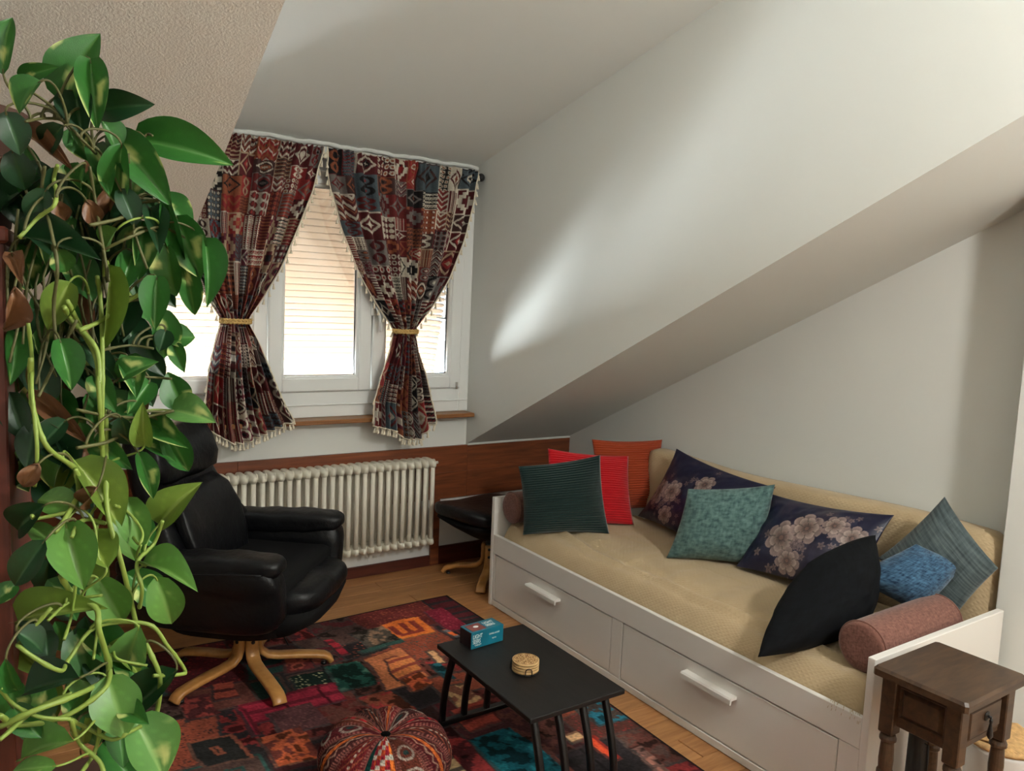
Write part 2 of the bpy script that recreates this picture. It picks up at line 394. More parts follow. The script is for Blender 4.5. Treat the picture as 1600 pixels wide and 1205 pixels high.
# ------------------------------------------------------------------ window
win = thing('window_1', 'white three-light window behind the patterned curtains', 'window'); del win['category']; win['kind'] = 'structure'
yf = YW+.005
fb = MB()
def rect_frame(mb, x0, x1, z0, z1, wd, y0, y1, b=.005, wb=None):
    wb = wb or wd; yc, d = (y0+y1)/2, y1-y0
    mb.box((x0+wd/2, yc, (z0+z1)/2), (wd, d, z1-z0), b); mb.box((x1-wd/2, yc, (z0+z1)/2), (wd, d, z1-z0), b)
    mb.box(((x0+x1)/2, yc, z0+wb/2), (x1-x0-2*wd+.004, d, wb), b); mb.box(((x0+x1)/2, yc, z1-wd/2), (x1-x0-2*wd+.004, d, wd), b)
rect_frame(fb, WX0, WX1, .918, 2.262, .062, yf-.012, yf+.07, .004, .137)
fb.box(((WX0+WX1)/2, yf-.016, .985), (WX1-WX0-.02, .012, .006), .002)
fb.build('frame', M['pvc'], win, False)
S = [(.60, 1.163), (1.163, 1.727), (1.727, 2.290)]
for i, (a, b) in enumerate(S):
    sm = MB(); a += .003; b -= .003
    rect_frame(sm, a, b, 1.058, 2.198, .072, yf-.03, yf+.04, .006)
    rect_frame(sm, a+.062, b-.062, 1.12, 2.136, .022, yf-.02, yf+.02, .006)
    s_ = sm.build('sash', M['pvc'], win, False)
    MB().box(((a+b)/2, yf+.012, 1.628), (b-a-.15, .008, 1.0), 0).build('pane', M['glass'], s_, False)
    gk = MB(); rect_frame(gk, a+.081, b-.081, 1.139, 2.117, .005, yf+.004, yf+.02, 0); gk.build('gasket', M['gasket'], s_, False)
hd = MB(); hd.box((1.727, yf-.036, 1.50), (.03, .012, .07), .004)
hd.tube([(1.727, yf-.042, 1.51), (1.727, yf-.075, 1.51), (1.735, yf-.08, 1.50), (1.75, yf-.078, 1.45), (1.757, yf-.075, 1.38)], [.008, .008, .010, .009, .008], 8)
hd.build('handle', M['pvc'], win)
hg = MB(); hg.lathe([(.007, -.02), (.007, .02)], 10, c=(2.262, yf-.036, 1.072)); hg.build('hinge', M['metal'], win)
st = MB(); st.tube([(2.205, yf+.02, 1.28), (2.205, yf+.02, 1.62)], .005, 6); st.tube([(2.205, yf+.02, 1.46), (2.15, yf+.03, 1.462)], .005, 6); st.build('stay', M['metal'], win)
# roller shutter pushed out at the bottom
sh = thing('roller_shutter', 'wood-toned roller shutter of horizontal slats outside the window, pushed out at its foot', 'shutter', (1.40, 4.14, 2.30))
sp = MB().blob((.97, .0035, .0188), 8, 6).mesh('slat', M['slat'], True)
ang = math.radians(12.5); ns = 36
for k in range(ns):
    d = .02+k*.0365
    put('slat', sp, sh, loc=(0, d*math.sin(ang), -d*math.cos(ang)), rot=(ang+.04, 0, 0))
for s in (-1, 1):
    L = ns*.0365
    MB().box((s*.985, L/2*math.sin(ang), -L/2*math.cos(ang)), (.03, .03, .001), 0)
    MB().box((0, 0, 0), (.028, .034, L), .003).build('guide_rail', M['metal'], sh, False, loc=(s*.985, L/2*math.sin(ang), -L/2*math.cos(ang)), rot=(ang, 0, 0))
rv = MB()
for x in (WX0-.03, WX1+.03): rv.box((x, YW+.16, 1.6), (.06, .1, 1.5), .003)
rv.box(((WX0+WX1)/2, YW+.16, WZ1+.07), (2.0, .1, .14), .003)
rv.box(((WX0+WX1)/2, YW+.19, .885), (2.0, .16, .05), .004)
struct('trim_6', rv, M['wall'])

# ------------------------------------------------------------------ kilim painter
PAL = np.array([(82, 30, 33), (104, 38, 38), (136, 44, 44), (138, 80, 56), (196, 188, 172), (116, 110, 106), (30, 27, 29), (66, 44, 42), (78, 90, 96), (160, 138, 114), (94, 36, 48)], float)
def paint_cells(img, i0, i1, j0, j1, r, lo, hi):
    h, w_ = i1-i0, j1-j0
    if h > hi or w_ > hi or ((h > 2*lo and w_ > 2*lo) and r.random() < .25):
        if (h >= w_ and h > 2*lo) or w_ <= 2*lo:
            if h > 2*lo:
                c = i0+int(h*(.35+.3*r.random())); paint_cells(img, i0, c, j0, j1, r, lo, hi); paint_cells(img, c, i1, j0, j1, r, lo, hi); return
        else:
            c = j0+int(w_*(.35+.3*r.random())); paint_cells(img, i0, i1, j0, c, r, lo, hi); paint_cells(img, i0, i1, c, j1, r, lo, hi); return
    kil(img[i0:i1, j0:j1], r)
def kil(a, r):
    h, w_ = a.shape[:2]
    if h < 2 or w_ < 2: return
    dark = [0, 1, 2, 7, 6, 10, 0, 7]; light = [4, 5, 4, 9, 3, 4]
    bg = r.choice(dark) if r.random() < .68 else r.choice([4, 5, 3, 8]); fg = r.choice(light) if bg in dark else r.choice([6, 0, 1, 7])
    ac = r.choice([2, 3, 6, 4, 0])
    a[:] = PAL[bg]
    y, x = np.mgrid[0:h, 0:w_]; u = (x+.5)/w_*2-1; v = (y+.5)/h*2-1; k = r.integers(0, 8); asp = h/w_
    if k in (0, 6):
        n = max(1, round(asp)); vv = ((v+1)/2*n % 1)*2-1; d = abs(u)+abs(vv)
        a[(d < .92) & (d > .70)] = PAL[fg]; a[d < .45] = PAL[ac]; a[d < .2] = PAL[fg]
    elif k == 1:
        t = abs(((u*2) % 2)-1); b = ((v*asp*2.5+t*1.1) % 1.5)
        a[b < .5] = PAL[fg]; a[(b > .75) & (b < 1.0)] = PAL[ac]
    elif k == 2:
        b = ((u+1)*3.5) % 1; a[b < .3] = PAL[fg]; a[(b > .55) & (((v*asp*6) % 1) < .5)] = PAL[ac]
    elif k == 3:
        uu = ((u+1)*2) % 1-.5; vv = ((v+1)*2*asp) % 1-.5; d = np.hypot(uu, vv)
        a[d < .38] = PAL[fg]; a[d < .2] = PAL[ac]
    elif k == 4:
        q = np.floor(abs(u)*4)+np.floor(abs(v)*4*1.0); a[(q >= 2) & (q < 4)] = PAL[fg]; a[q < 1] = PAL[ac]; a[q >= 6] = PAL[ac]
    elif k == 5:
        for s in (-1, 1):
            d = np.hypot(u*1.15, (v-s*.45)*1.9); a[(d < .85) & (d > .5)] = PAL[fg]; a[d < .25] = PAL[ac]
    else:
        b = ((v+1)*asp*3) % 1; a[b < .3] = PAL[fg]; z = (((u+1)*4+(v*asp*6)) % 1); a[(b > .5) & (z < .4)] = PAL[ac]
    if r.random() < .6:
        c = PAL[fg]; e = 1 if min(h, w_) < 26 else 2
        a[:e] = c; a[:, :e] = c
def curtain_colors(n, mm, seed):
    r = np.random.default_rng(seed); img = np.zeros((n, mm, 3)); paint_cells(img, 0, n, 0, mm, r, 15, 46)
    g = noise2(n, mm, 30, seed, 3)[..., None]; f = r.random((n, mm, 1))
    return np.clip(img*(.78+.3*g+.14*f), 0, 255)
TASSEL = MB().lathe([(.0012, 0), (.0012, -.006), (.0042, -.008), (.0048, -.011), (.003, -.0135), (.0042, -.016), (.0072, -.030), (.0078, -.034)], 8).mesh('tassel', M['cream'])
def curtain(label, prof, tie_z, seed, nf, bot):
    """prof: list of (z, xl, xr) top to bottom; bot: list of (u, z) of the lower hem"""
    root = thing('curtain', label, 'curtain', ((prof[0][1]+prof[0][2])/2, YW-.10, 2.28), 0, 'kilim print curtains')
    org = np.array(root.location)
    n, mm = 380, 300
    U = np.linspace(0, 1, mm); T = np.linspace(0, 1, n)
    zs = np.array([p[0] for p in prof]); 
    zz = zs[0] + (zs[-1]-zs[0])*T
    def sm(vals):
        a = np.interp(-zz, -zs, vals); k = np.hanning(25); k /= k.sum(); e = np.pad(a, 12, mode='edge')
        return np.convolve(e, k, 'valid')
    xl, xr_ = sm([p[1] for p in prof]), sm([p[2] for p in prof])
    bz = np.interp(U, [b[0] for b in bot], [b[1] for b in bot])
    k = np.hanning(19); k /= k.sum(); bz = np.convolve(np.pad(bz, 9, mode='edge'), k, 'valid')
    r = np.random.default_rng(seed); ph = np.cumsum(.6+.8*r.random(mm)); ph = ph/ph[-1]
    jit = .6*np.sin(2*np.pi*(U*2.3+r.random()))+.4*np.sin(2*np.pi*U*5.1)
    P = np.zeros((n, mm, 3))
    for i in range(n):
        z = zz[i]; wd = xr_[i]-xl[i]; d = abs(z-tie_z)
        below = z < tie_z
        P[i, :, 0] = xl[i]+wd*U
        # hem shape only affects the lower part
        t = np.clip((tie_z-.05-z)/(tie_z-.05-zs[-1]), 0, 1) if below else 0
        P[i, :, 2] = z + (bz-zs[-1])*t
        top = np.clip((z-2.20)/.06, 0, 1)
        amp = .016+.012*np.exp(-(d/.10)**2)+(.014*np.clip(d/.3, 0, 1) if below else .010*np.clip(d/.5, 0, 1))
        f = np.sin(2*np.pi*nf*ph+jit+(.8*(z-tie_z)*np.sin(7*U)))
        f = np.sign(f)*abs(f)**.8
        bag = .03*np.exp(-((d-.12)/.12)**2)*(4*U*(1-U))
        tube = -.045*np.exp(-(d/.07)**2)*(np.sin(np.pi*U))
        yy = -amp*f*(1-.75*top) - .020*top + (.012*np.sin(2*np.pi*nf*3.1*ph+4*jit))*top - bag + tube*.4
        rel = np.clip((1.0-z)/.1, 0, 1)*.045 + np.clip((tie_z+.15-z)/.15, 0, 1)*.018
        P[i, :, 1] = YW-.10 + yy - rel
        P[i, :, 2] += .004*top*np.sin(2*np.pi*nf*2.6*ph)
    Q = P-org
    put('cloth', grid_mesh('cloth', Q, M['curtain'], curtain_colors(n, mm, seed+40)), root)
    for e in (0, -1):
        MB().tube(Q[::6, e]+np.array((0, -.002, 0)), .0035, 6).build('side_trim', M['cream'], root)
    MB().tube(Q[-1, ::3]+np.array((0, -.003, 0)), .0042, 6).build('hem_trim', M['cream'], root)
    def hang(pts, step, off):
        L = np.concatenate([[0], np.cumsum(np.linalg.norm(np.diff(pts, axis=0), axis=1))]); s = step*.4
        while s < L[-1]:
            p = [np.interp(s, L, pts[:, a]) for a in range(3)]
            put('tassel', TASSEL, root, loc=(p[0]+off, p[1]-.003, p[2]), rot=(random.uniform(-.12, .12), random.uniform(-.15, .15), 0)); s += step*random.uniform(.9, 1.1)
    hang(Q[::4, 0], .048, -.005); hang(Q[::4, -1], .048, .005); hang(Q[-1, ::3], .043, 0)
    # braided tieback
    it = int(np.argmin(abs(zz-tie_z))); c = Q[it]; cx, cy = (c[:, 0].min()+c[:, 0].max())/2, c[:, 1].mean(); a = (c[:, 0].max()-c[:, 0].min())/2+.006; b = (c[:, 1].max()-c[:, 1].min())/2+.008
    for dz in (-.006, .006):
        pts = [(cx+a*math.cos(t), cy+b*math.sin(t)+.002*math.sin(18*t), c[0, 2]+dz+.003*math.sin(24*t+dz*400)) for t in np.linspace(0, 2*np.pi, 72, endpoint=False)]
        MB().tube(pts, .0068, 8, True).build('tieback', M['braid'], root)
    return root
yc_ = YW-.12
def xp(px, py): return at(px, py, 1, yc_)[0]
def zpx(px, py): return at(px, py, 1, yc_)[2]
R_ = [((510, 238), (747, 276)), ((520, 300), (743, 305)), ((545, 385), (735, 350)), ((575, 450), (712, 420)), ((602, 493), (688, 468)), ((617, 516), (646, 516)), ((611, 545), (653, 550)), ((598, 585), (667, 590)), ((585, 632), (675, 625)), ((578, 668), (677, 656))]
L_ = [((255, 195), (506, 238)), ((258, 262), (490, 300)), ((272, 340), (466, 360)), ((296, 410), (440, 422)), ((325, 465), (412, 468)), ((347, 500), (385, 500)), ((336, 535), (404, 532)), ((326, 580), (422, 575)), ((321, 630), (440, 620)), ((318, 668), (458, 656))]
def prof(A):
    zl = [zpx(*a) for a, b in A]; zrr = [zpx(*b) for a, b in A]; xl = [xp(*a) for a, b in A]; xr_ = [xp(*b) for a, b in A]
    zc = [(a+b)/2 for a, b in zip(zl, zrr)]; zc[0] = 2.295
    return [(z, float(np.interp(-z, [-q for q in zl], xl)), float(np.interp(-z, [-q for q in zrr], xr_))) for z in zc]
pR, pL = prof(R_), prof(L_)
bl = [(0, zpx(318, 668)), (.3, zpx(360, 692)), (.45, zpx(372, 690)), (.7, zpx(415, 673)), (1, zpx(457, 656))]
br = [(0, zpx(578, 664)), (.35, zpx(612, 672)), (.45, zpx(622, 684)), (.75, zpx(650, 684)), (.82, zpx(657, 670)), (1, zpx(676, 656))]
curtain('red and black kilim print curtain left of the other, tied with gold braid', pL, zpx(366, 502), 3, 11, bl)
curtain('red and black kilim print curtain nearest the right dormer cheek, tied with gold braid', pR, zpx(630, 518), 5, 10, br)
rod = thing('curtain_rod', 'black curtain rod above the window with a ball finial', 'curtain rod', (1.4, YW-.10, 2.265))
MB().tube([(-.95, 0, 0), (.925, 0, 0)], .008, 10).build('pole', M['blackiron'], rod)
MB().blob((.021, .021, .023), 2, 8).build('finial', M['blackiron'], rod, loc=(.932, 0, 0))
for x in (-.9, .905): MB().tube([(x, 0, 0), (x, .06, 0), (x, .098, 0)], .006, 8).build('bracket', M['blackiron'], rod)

# ------------------------------------------------------------------ radiator
rd = thing('radiator', 'cream tubular column radiator on the wall under the window', 'radiator', (1.46, YW-.10, .17))
sec = MB()
for yy in (-.055, .01):
    sec.lathe([(.013, .02), (.0132, .25), (.013, .485)], 10, c=(0, yy, 0))
for zz_ in (.03, .475):
    sec.blob((.0205, .082, .026), 2.6, 6, mat=Matrix.Translation((0, 0, zz_)))
    sec.tube([(-.023, -.02, zz_), (.023, -.02, zz_)], .021, 12)
    sec.lathe([(.0235, -.003), (.0235, .003)], 12, mat=Matrix.Translation((.0225, -.02, zz_)) @ Matrix.Rotation(math.pi/2, 4, 'Y'))
secm = sec.mesh('section', M['rad'])
x = .595; nsec = 0
while x > -.70: put('section', secm, rd, loc=(x, 0, 0)); x -= .0452; nsec += 1
MB().tube([(.615, -.02, .475), (.645, -.02, .475)], .008, 8).build('vent_valve', M['rad'], rd)
MB().tube([(-.72, -.02, .03), (-.8, -.02, .03), (-.8, .03, .02), (-.8, .03, -.17)], .009, 8).build('pipe', M['rad'], rd)
for x in (-.5, .4): MB().box((x, .088, .25), (.03, .02, .3), .003).build('wall_bracket', M['rad'], rd, False)

# ------------------------------------------------------------------ rug
RX0, RX1, RY0, RY1 = .29, 2.005, 1.0, 3.465
def make_rug():
    h = .006; n, mm = int((RY1-RY0)/h), int((RX1-RX0)/h); img = np.zeros((n, mm, 3)); r = np.random.default_rng(21)
    D = [(74, 30, 34), (58, 32, 34), (46, 30, 30), (92, 38, 36), (120, 40, 40), (84, 48, 42), (38, 34, 36), (126, 62, 46), (36, 62, 58), (70, 52, 48)]
    def frame(i0, i1, j0, j1, c, style=None, c2=None):
        i0, i1, j0, j1 = max(i0, 0), min(i1, n), max(j0, 0), min(j1, mm)
        if i1-i0 < 3 or j1-j0 < 3: return
        a = img[i0:i1, j0:j1]; a[:] = c; hh, ww = a.shape[:2]; c = np.array(c, float); c2 = np.array(c2 if c2 is not None else c*.6, float)
        y, x = np.mgrid[0:hh, 0:ww]
        if style == 'frame':
            d = np.minimum.reduce([y, hh-1-y, x, ww-1-x]); a[(d % 11) < 2] = c2; a[d > 16] = c2*.5+c*.6
            q = ((x+y*.3) % 9 < 2) & (d > 18); a[q] = c*1.25
        elif style == 'stripe': a[(y % 12) < 4] = c2; a[(x % 26) < 2] = c2*.7
        elif style == 'speck': k = r.random((hh, ww)); a[k > .93] = c2
        elif style == 'house':
            a[hh//5:hh//5+5, ww//6:-ww//6] = c2
            for q in range(3): a[hh//3:-hh//6, int(ww*(.15+.28*q)):int(ww*(.30+.28*q))] = c2
        elif style == 'moss': k = noise2(hh, ww, 8, int(r.integers(999)), 3); a[k > .56] = c2; a[k < .38] = c*.5
        a[:2] = a[:2]*.45+30; a[:, :2] = a[:, :2]*.45+30
    def split(i0, i1, j0, j1):
        hh, ww = i1-i0, j1-j0
        if hh > 75 or ww > 85 or (max(hh, ww) > 45 and r.random() < .5):
            if hh > ww: c = i0+int(hh*(.3+.4*r.random())); split(i0, c, j0, j1); split(c, i1, j0, j1)
            else: c = j0+int(ww*(.3+.4*r.random())); split(i0, i1, j0, c); split(i0, i1, c, j1)
            return
        c = D[r.integers(len(D))]; frame(i0, i1, j0, j1, c, r.choice(['frame', 'stripe', 'speck', 'moss', 'moss']), np.array(D[r.integers(len(D))])*1.1)
    split(0, n, 0, mm)
    def patch(p, q, c, style=None, c2=None):
        a, b = at(*p, 2, 0.0), at(*q, 2, 0.0)
        xs, ys = sorted((a.x, b.x)), sorted((a.y, b.y))
        frame(int((ys[0]-RY0)/h), int((ys[1]-RY0)/h), int((xs[0]-RX0)/h), int((xs[1]-RX0)/h), c, style, c2)
    patch((660, 960), (735, 985), (112,30,46), 'speck', (150,60,70))
    patch((595, 980), (684, 993), (206,100,42), 'house', (128,50,40))
    patch((690, 990), (716, 1000), (190,84,40), 'stripe', (100,100,104))
    patch((545, 992), (628, 1006), (76,68,60), 'moss', (130,100,80))
    patch((555, 1020), (632, 1010), (46,78,72), 'speck', (70,96,90))
    patch((555, 1033), (677, 1064), (172,100,64), 'frame', (110,56,46))
    patch((588, 1040), (662, 1056), (192,110,62), 'stripe', (132,60,48))
    patch((500, 1045), (585, 1070), (28,70,60), 'moss', (64,104,88))
    patch((450, 1064), (525, 1078), (20,34,30), 'speck', (150,150,110))
    patch((505, 1003), (545, 1025), (150,36,48), 'stripe', (96,34,40))
    patch((470, 1030), (520, 1040), (140,72,60), 'stripe', (96,44,44))
    patch((660, 1025), (700, 1040), (176,130,92), 'frame', (90,60,50))
    patch((668, 1045), (716, 1066), (30,86,96), 'moss', (20,56,66))
    patch((690, 1012), (735, 1030), (196,60,40), 'stripe', (150,50,40))
    patch((372, 1105), (545, 1096), (140,34,52), 'stripe', (100,28,40))
    patch((372, 1108), (410, 1150), (136,30,48), 'frame', (90,26,36))
    patch((414, 1118), (515, 1134), (78,48,50), 'speck', (104,66,66))
    patch((330, 1075), (385, 1090), (136,60,48), 'stripe', (70,34,34))
    patch((275, 1100), (350, 1120), (126,52,48), 'moss', (70,34,36))
    patch((300, 1165), (400, 1190), (36,36,36), 'frame', (124,68,50))
    patch((400, 1155), (500, 1185), (164,78,48), 'moss', (96,46,40))
    patch((430, 1040), (490, 1050), (150,70,56), 'moss', (96,40,40))
    patch((620, 1066), (680, 1076), (190,86,52), 'moss', (130,56,44))
    patch((690, 1085), (765, 1108), (178,140,98), 'moss', (116,70,56))
    patch((700, 1115), (800, 1135), (146,58,48), 'stripe', (104,46,42))
    patch((735, 1165), (905, 1225), (18,80,92), 'moss', (26,104,116))
    patch((885, 1105), (975, 1125), (32,100,120), 'moss', (64,54,50))
    patch((870, 1150), (917, 1160), (194,154,112), 'stripe', (120,86,66))
    patch((908, 1160), (975, 1190), (206,70,42), 'frame', (132,40,34))
    patch((970, 1130), (1045, 1180), (46,66,64), 'moss', (84,64,58))
    patch((985, 1175), (1085, 1230), (98,70,64), 'moss', (146,96,84))
    patch((855, 1185), (915, 1225), (180,96,54), 'frame', (110,56,46))
    patch((650, 1185), (745, 1225), (174,144,104), 'stripe', (80,70,60))
    # painterly wobble and mottling
    wy = ((noise2(n, mm, 40, 1, 2)-.5)*14).astype(int); wx = ((noise2(n, mm, 40, 2, 2)-.5)*14).astype(int)
    I, J = np.mgrid[0:n, 0:mm]; img = img[np.clip(I+wy, 0, n-1), np.clip(J+wx, 0, mm-1)]
    img = img*.90+img.mean(-1, keepdims=True)*np.array((1.06, .98, .92))*.10; img = img*1.2*(.6+.8*noise2(n, mm, 26, 3, 4)[..., None])*(.85+.3*r.random((n, mm, 1)))
    e = np.minimum.reduce([I, n-1-I, J, mm-1-J]); img[e < 3] = (30, 22, 24)
    X = RX0+(RX1-RX0)*J/(mm-1); Y = RY0+(RY1-RY0)*I/(n-1)
    X = X+.012*np.sin(Y*3.1)*(J/(mm-1)); Y = Y+.012*np.sin(X*4)*(I/(n-1))
    Z = np.full_like(X, .007)+.0012*noise2(n, mm, 50, 9, 2); Z[e < 1] = .0008
    P = np.stack([X, Y, Z], -1)
    me = grid_mesh('rug', P[:, ::-1], M['rug'], np.clip(img, 0, 255)[:, ::-1])
    put('rug', me, label='patchwork rug in dark reds, orange and teal lying on the wood floor', cat='rug')
make_rug()

# ------------------------------------------------------------------ daybed
BX, BY0, BY1, BD = 2.131, 1.215, 3.265, .787
bed = thing('daybed', 'white daybed with two drawers standing along the right wall', 'bed', (BX, BY0, 0))
L = BY1-BY0
W_ = M['bedwhite']
for nme, yy in (('side_panel', -.011), ('side_panel', L+.011)):
    MB().box((BD/2, yy, .285), (BD, .024, .57), .002).build(nme, W_, bed, False)
MB().box((.011, L/2, .3285), (.020, L-.003, .099), .002).build('front_rail', W_, bed, False)
MB().box((.012, L/2, .018), (.018, L-.003, .030), .002).build('plinth', W_, bed, False)
MB().box((.013, .037, .1545), (.018, .07, .243), .002).build('stile', W_, bed, False)
MB().box((.013, 1.088, .1545), (.018, .065, .243), .002).build('stile', W_, bed, False)
MB().box((.013, L-.012, .1545), (.018, .02, .243), .002).build('stile', W_, bed, False)
MB().box((.05, L/2, .16), (.01, L-.06, .25), 0).build('gap_shade_sheet', M['beddark'], bed, False)  # dark sheet behind the drawer fronts, the gaps' shade put into its colour
MB().box((BD-.01, L/2, .25), (.018, L-.003, .36), .002).build('back_panel', W_, bed, False)
MB().box((BD/2, L/2, .27), (BD-.05, L-.02, .02), 0).build('slat_base', W_, bed, False)
for y0, y1, h0, h1 in ((.0755, 1.052, 1.676-BY0, 1.911-BY0), (1.124, L-.0255, 2.688-BY0, 2.927-BY0)):
    d = MB().box((.0135, (y0+y1)/2, .1545), (.018, y1-y0, .235), .0025).build('drawer', W_, bed, False)
    hb = MB(); yc = (h0+h1)/2; wl = h1-h0
    pr = [(.004, .232), (-.026, .232), (-.030, .226), (-.030, .208), (-.025, .208), (-.022, .221), (.004, .221)]
    hb.rings([[(a, yc-wl/2, z) for a, z in pr], [(a, yc+wl/2, z) for a, z in pr]])
    hb.build('handle', W_, d, False)
# mattress under a bedspread
mt_ = MB().blob((.36, .985, .065), 10, 10, mat=Matrix.Translation((2.56, 2.24, .342))).build('mattress', M['cream'], None, label='mattress hidden under the beige bedspread on the white daybed', cat='mattress')
n, mm = 300, 110
Ys = np.linspace(1.228, 3.252, n); us = np.linspace(0, 1, mm)
wr = noise2(n, mm, 46, 31, 3); wr3 = np.repeat(noise2(n, 12, 16, 35, 3)[:, :, None], 10, 2).reshape(n, -1)[:, :mm]; kk = np.hanning(21); kk /= kk.sum(); wr3 = np.apply_along_axis(lambda q: np.convolve(np.pad(q, 10, mode='edge'), kk, 'valid'), 1, wr3); wr2 = noise2(n, mm, 24, 32, 3)
P = np.zeros((n, mm, 3)); UV = np.zeros((n, mm, 2))
fold = np.array([.10+.05*math.sin(y*2.2)+.015*math.sin(y*9) for y in Ys])
for i, yv in enumerate(Ys):
    # cross-section: tucked behind the front rail, over the rounded edge, across to the back
    xs_ = np.where(us < .22, BX+.026+.08*(us/.22)**1.2, BX+.106+(BD-.12)*(us-.22)/.78)
    zs_ = np.where(us < .22, .352+.092*np.sin(us/.22*np.pi/2)**1.1, .444+.012*np.sin((us-.22)/.78*np.pi))
    e = min(yv-1.228, 3.252-yv); endd = math.exp(-(e/.025)**2)*.07
    d = (us-.22)/.78
    ridge = .030*np.exp(-((d-fold[i])/.035)**2)*(.35+.65*math.sin(yv*2.3+.6)**2) - .010*np.exp(-((d-fold[i]-.07)/.05)**2) + .017*np.exp(-((d-.30-.10*math.sin(yv*1.7+1))/.03)**2)*max(0, math.sin(yv*1.9))
    zs_ = zs_+(wr[i]-.5)*.026+(wr2[i]-.5)*.014*(us < .6)+(wr3[i]-.5)*.014+ridge*(us > .18)-endd
    xs_ = xs_+(wr2[i]-.5)*.012*(us < .3)
    P[i, :, 0] = xs_; P[i, :, 1] = yv; P[i, :, 2] = zs_; UV[i, :, 0] = us*.9; UV[i, :, 1] = yv
spd = put('bedspread', grid_mesh('bedspread', P[::-1], M['spread'], None, UV[::-1]), label='beige textured bedspread wrinkled over the daybed seat', cat='bedspread')
# frayed fringe at the near front corner
fr = MB()
for k in range(16):
    yv = 1.235+.10*random.random(); x = BX+.024
    fr.tube([(x, yv, .378), (x-.012, yv-.004, .386), (x-.026, yv-.008+.02*(random.random()-.5), .384-.03*random.random())], .0007, 4)
f_ = fr.build('fringe', M['spread'], spd); f_['kind'] = 'stuff'
# covered back cushion between bed and wall
bk = MB(); R = []
for t in np.linspace(0, 1, 40):
    yv = 1.250+t*1.80; zt = .80+.012*math.sin(t*7)+.02*(t-.5)**2*4*.5; e = min(t, 1-t)*1.8; k = 1-.45*math.exp(-(e/.03)**2)
    pts = []
    for a in np.linspace(0, 2*np.pi, 28, endpoint=False):
        ca, sa = math.cos(a), math.sin(a); q = 5
        rx = abs(ca)**(2/q)*math.copysign(1, ca); rz = abs(sa)**(2/q)*math.copysign(1, sa)
        zc = (zt+.0)/2
        pts.append((3.028+.086*k*rx+.006*math.sin(yv*11+rz*3), yv, zc+zc*rz*(k*.12+.88)))
    R.append(pts)
bk.rings(R)
bo = bk.build('back_cushion', M['spread'], label='long beige covered back cushion between the daybed and the wall', cat='cushion')
uvl = bo.data.uv_layers.new(name='UV')
for lp in bo.data.loops:
    c = bo.data.vertices[lp.vertex_index].co; uvl.data[lp.index].uv = (c.z+c.x, c.y)

# ------------------------------------------------------------------ cushions
def pillow(label, BL, BR, TR, TL, T, mt, n=64, mm=64, ridges=0, ridge_h=.0032, pinch=.06, paint=None, seed=0, wr=.010, flip=False, flat=0, name='cushion', group='cushions on the daybed'):
    BL, BR, TR, TL = [np.array(p, float) for p in (BL, BR, TR, TL)]
    s = np.linspace(0, 1, mm)[None, :]; t = np.linspace(0, 1, n)[:, None]
    a, b = 2*s-1, 2*t-1
    sx = .5+a/2*(1-pinch*(1-b**2)*abs(a)); tx = .5+b/2*(1-pinch*(1-a**2)*abs(b))
    c = (BL+BR+TR+TL)/4
    base = (BL*((1-sx)*(1-tx))[..., None]+BR*(sx*(1-tx))[..., None]+TR*(sx*tx)[..., None]+TL*((1-sx)*tx)[..., None])
    nv = np.cross(BR-BL+TR-TL, TL-BL+TR-BR); nv /= np.linalg.norm(nv)
    if nv @ (np.array((0, 0, CAM_H))-c) < 0: nv = -nv
    env = np.clip((1-abs(a)**2.6)*(1-abs(b)**2.6), 0, 1)**.72
    env = env*(1-.18*np.clip(b, 0, 1)) if not flat else env
    w1 = noise2(n, mm, n/4, seed+5, 3)-.5
    hgt = T/2*env + wr*w1*np.sqrt(env)*2
    ed = np.minimum(1-abs(a), 1-abs(b)); pk = np.clip(ed/.12, 0, 1)
    rad = np.sin(np.arctan2(b, a)*13+seed)*wr*.5*np.exp(-((ed-.1)/.08)**2)
    hgt = hgt+rad*env
    rg = ridge_h*np.cos(2*np.pi*ridges*t)*np.ones_like(s)*pk if ridges else 0
    Ft = base+nv*(hgt+rg)[..., None]; Bk = base-nv*(hgt*.9-rg)[..., None]
    org = c.copy(); org[2] = min(p[2] for p in (BL, BR, TR, TL))
    I = np.arange(n*mm).reshape(n, mm); J = I+n*mm; J = J.copy()
    J[0], J[-1], J[:, 0], J[:, -1] = I[0], I[-1], I[:, 0], I[:, -1]
    def q(I): return np.stack([I[:-1, :-1], I[:-1, 1:], I[1:, 1:], I[1:, :-1]], -1).reshape(-1, 4)
    Q = np.concatenate([q(I), q(J)[:, ::-1]])
    V = np.concatenate([Ft.reshape(-1, 3), Bk.reshape(-1, 3)])-org
    sc = (np.linalg.norm(BR-BL), np.linalg.norm(TL-BL))
    uv = np.stack([np.broadcast_to(s*sc[0], (n, mm)), np.broadcast_to(t*sc[1], (n, mm))], -1).reshape(-1, 2); uv = np.concatenate([uv, uv])
    col = None
    if paint is not None:
        cc = paint(n, mm, sc); col = np.concatenate([cc.reshape(-1, 3)]*2)
    me = quads(bpy.data.meshes.new(name), V, Q, mt, col, uv)
    return put(name, me, loc=tuple(org), label=label, cat='cushion', group=group)
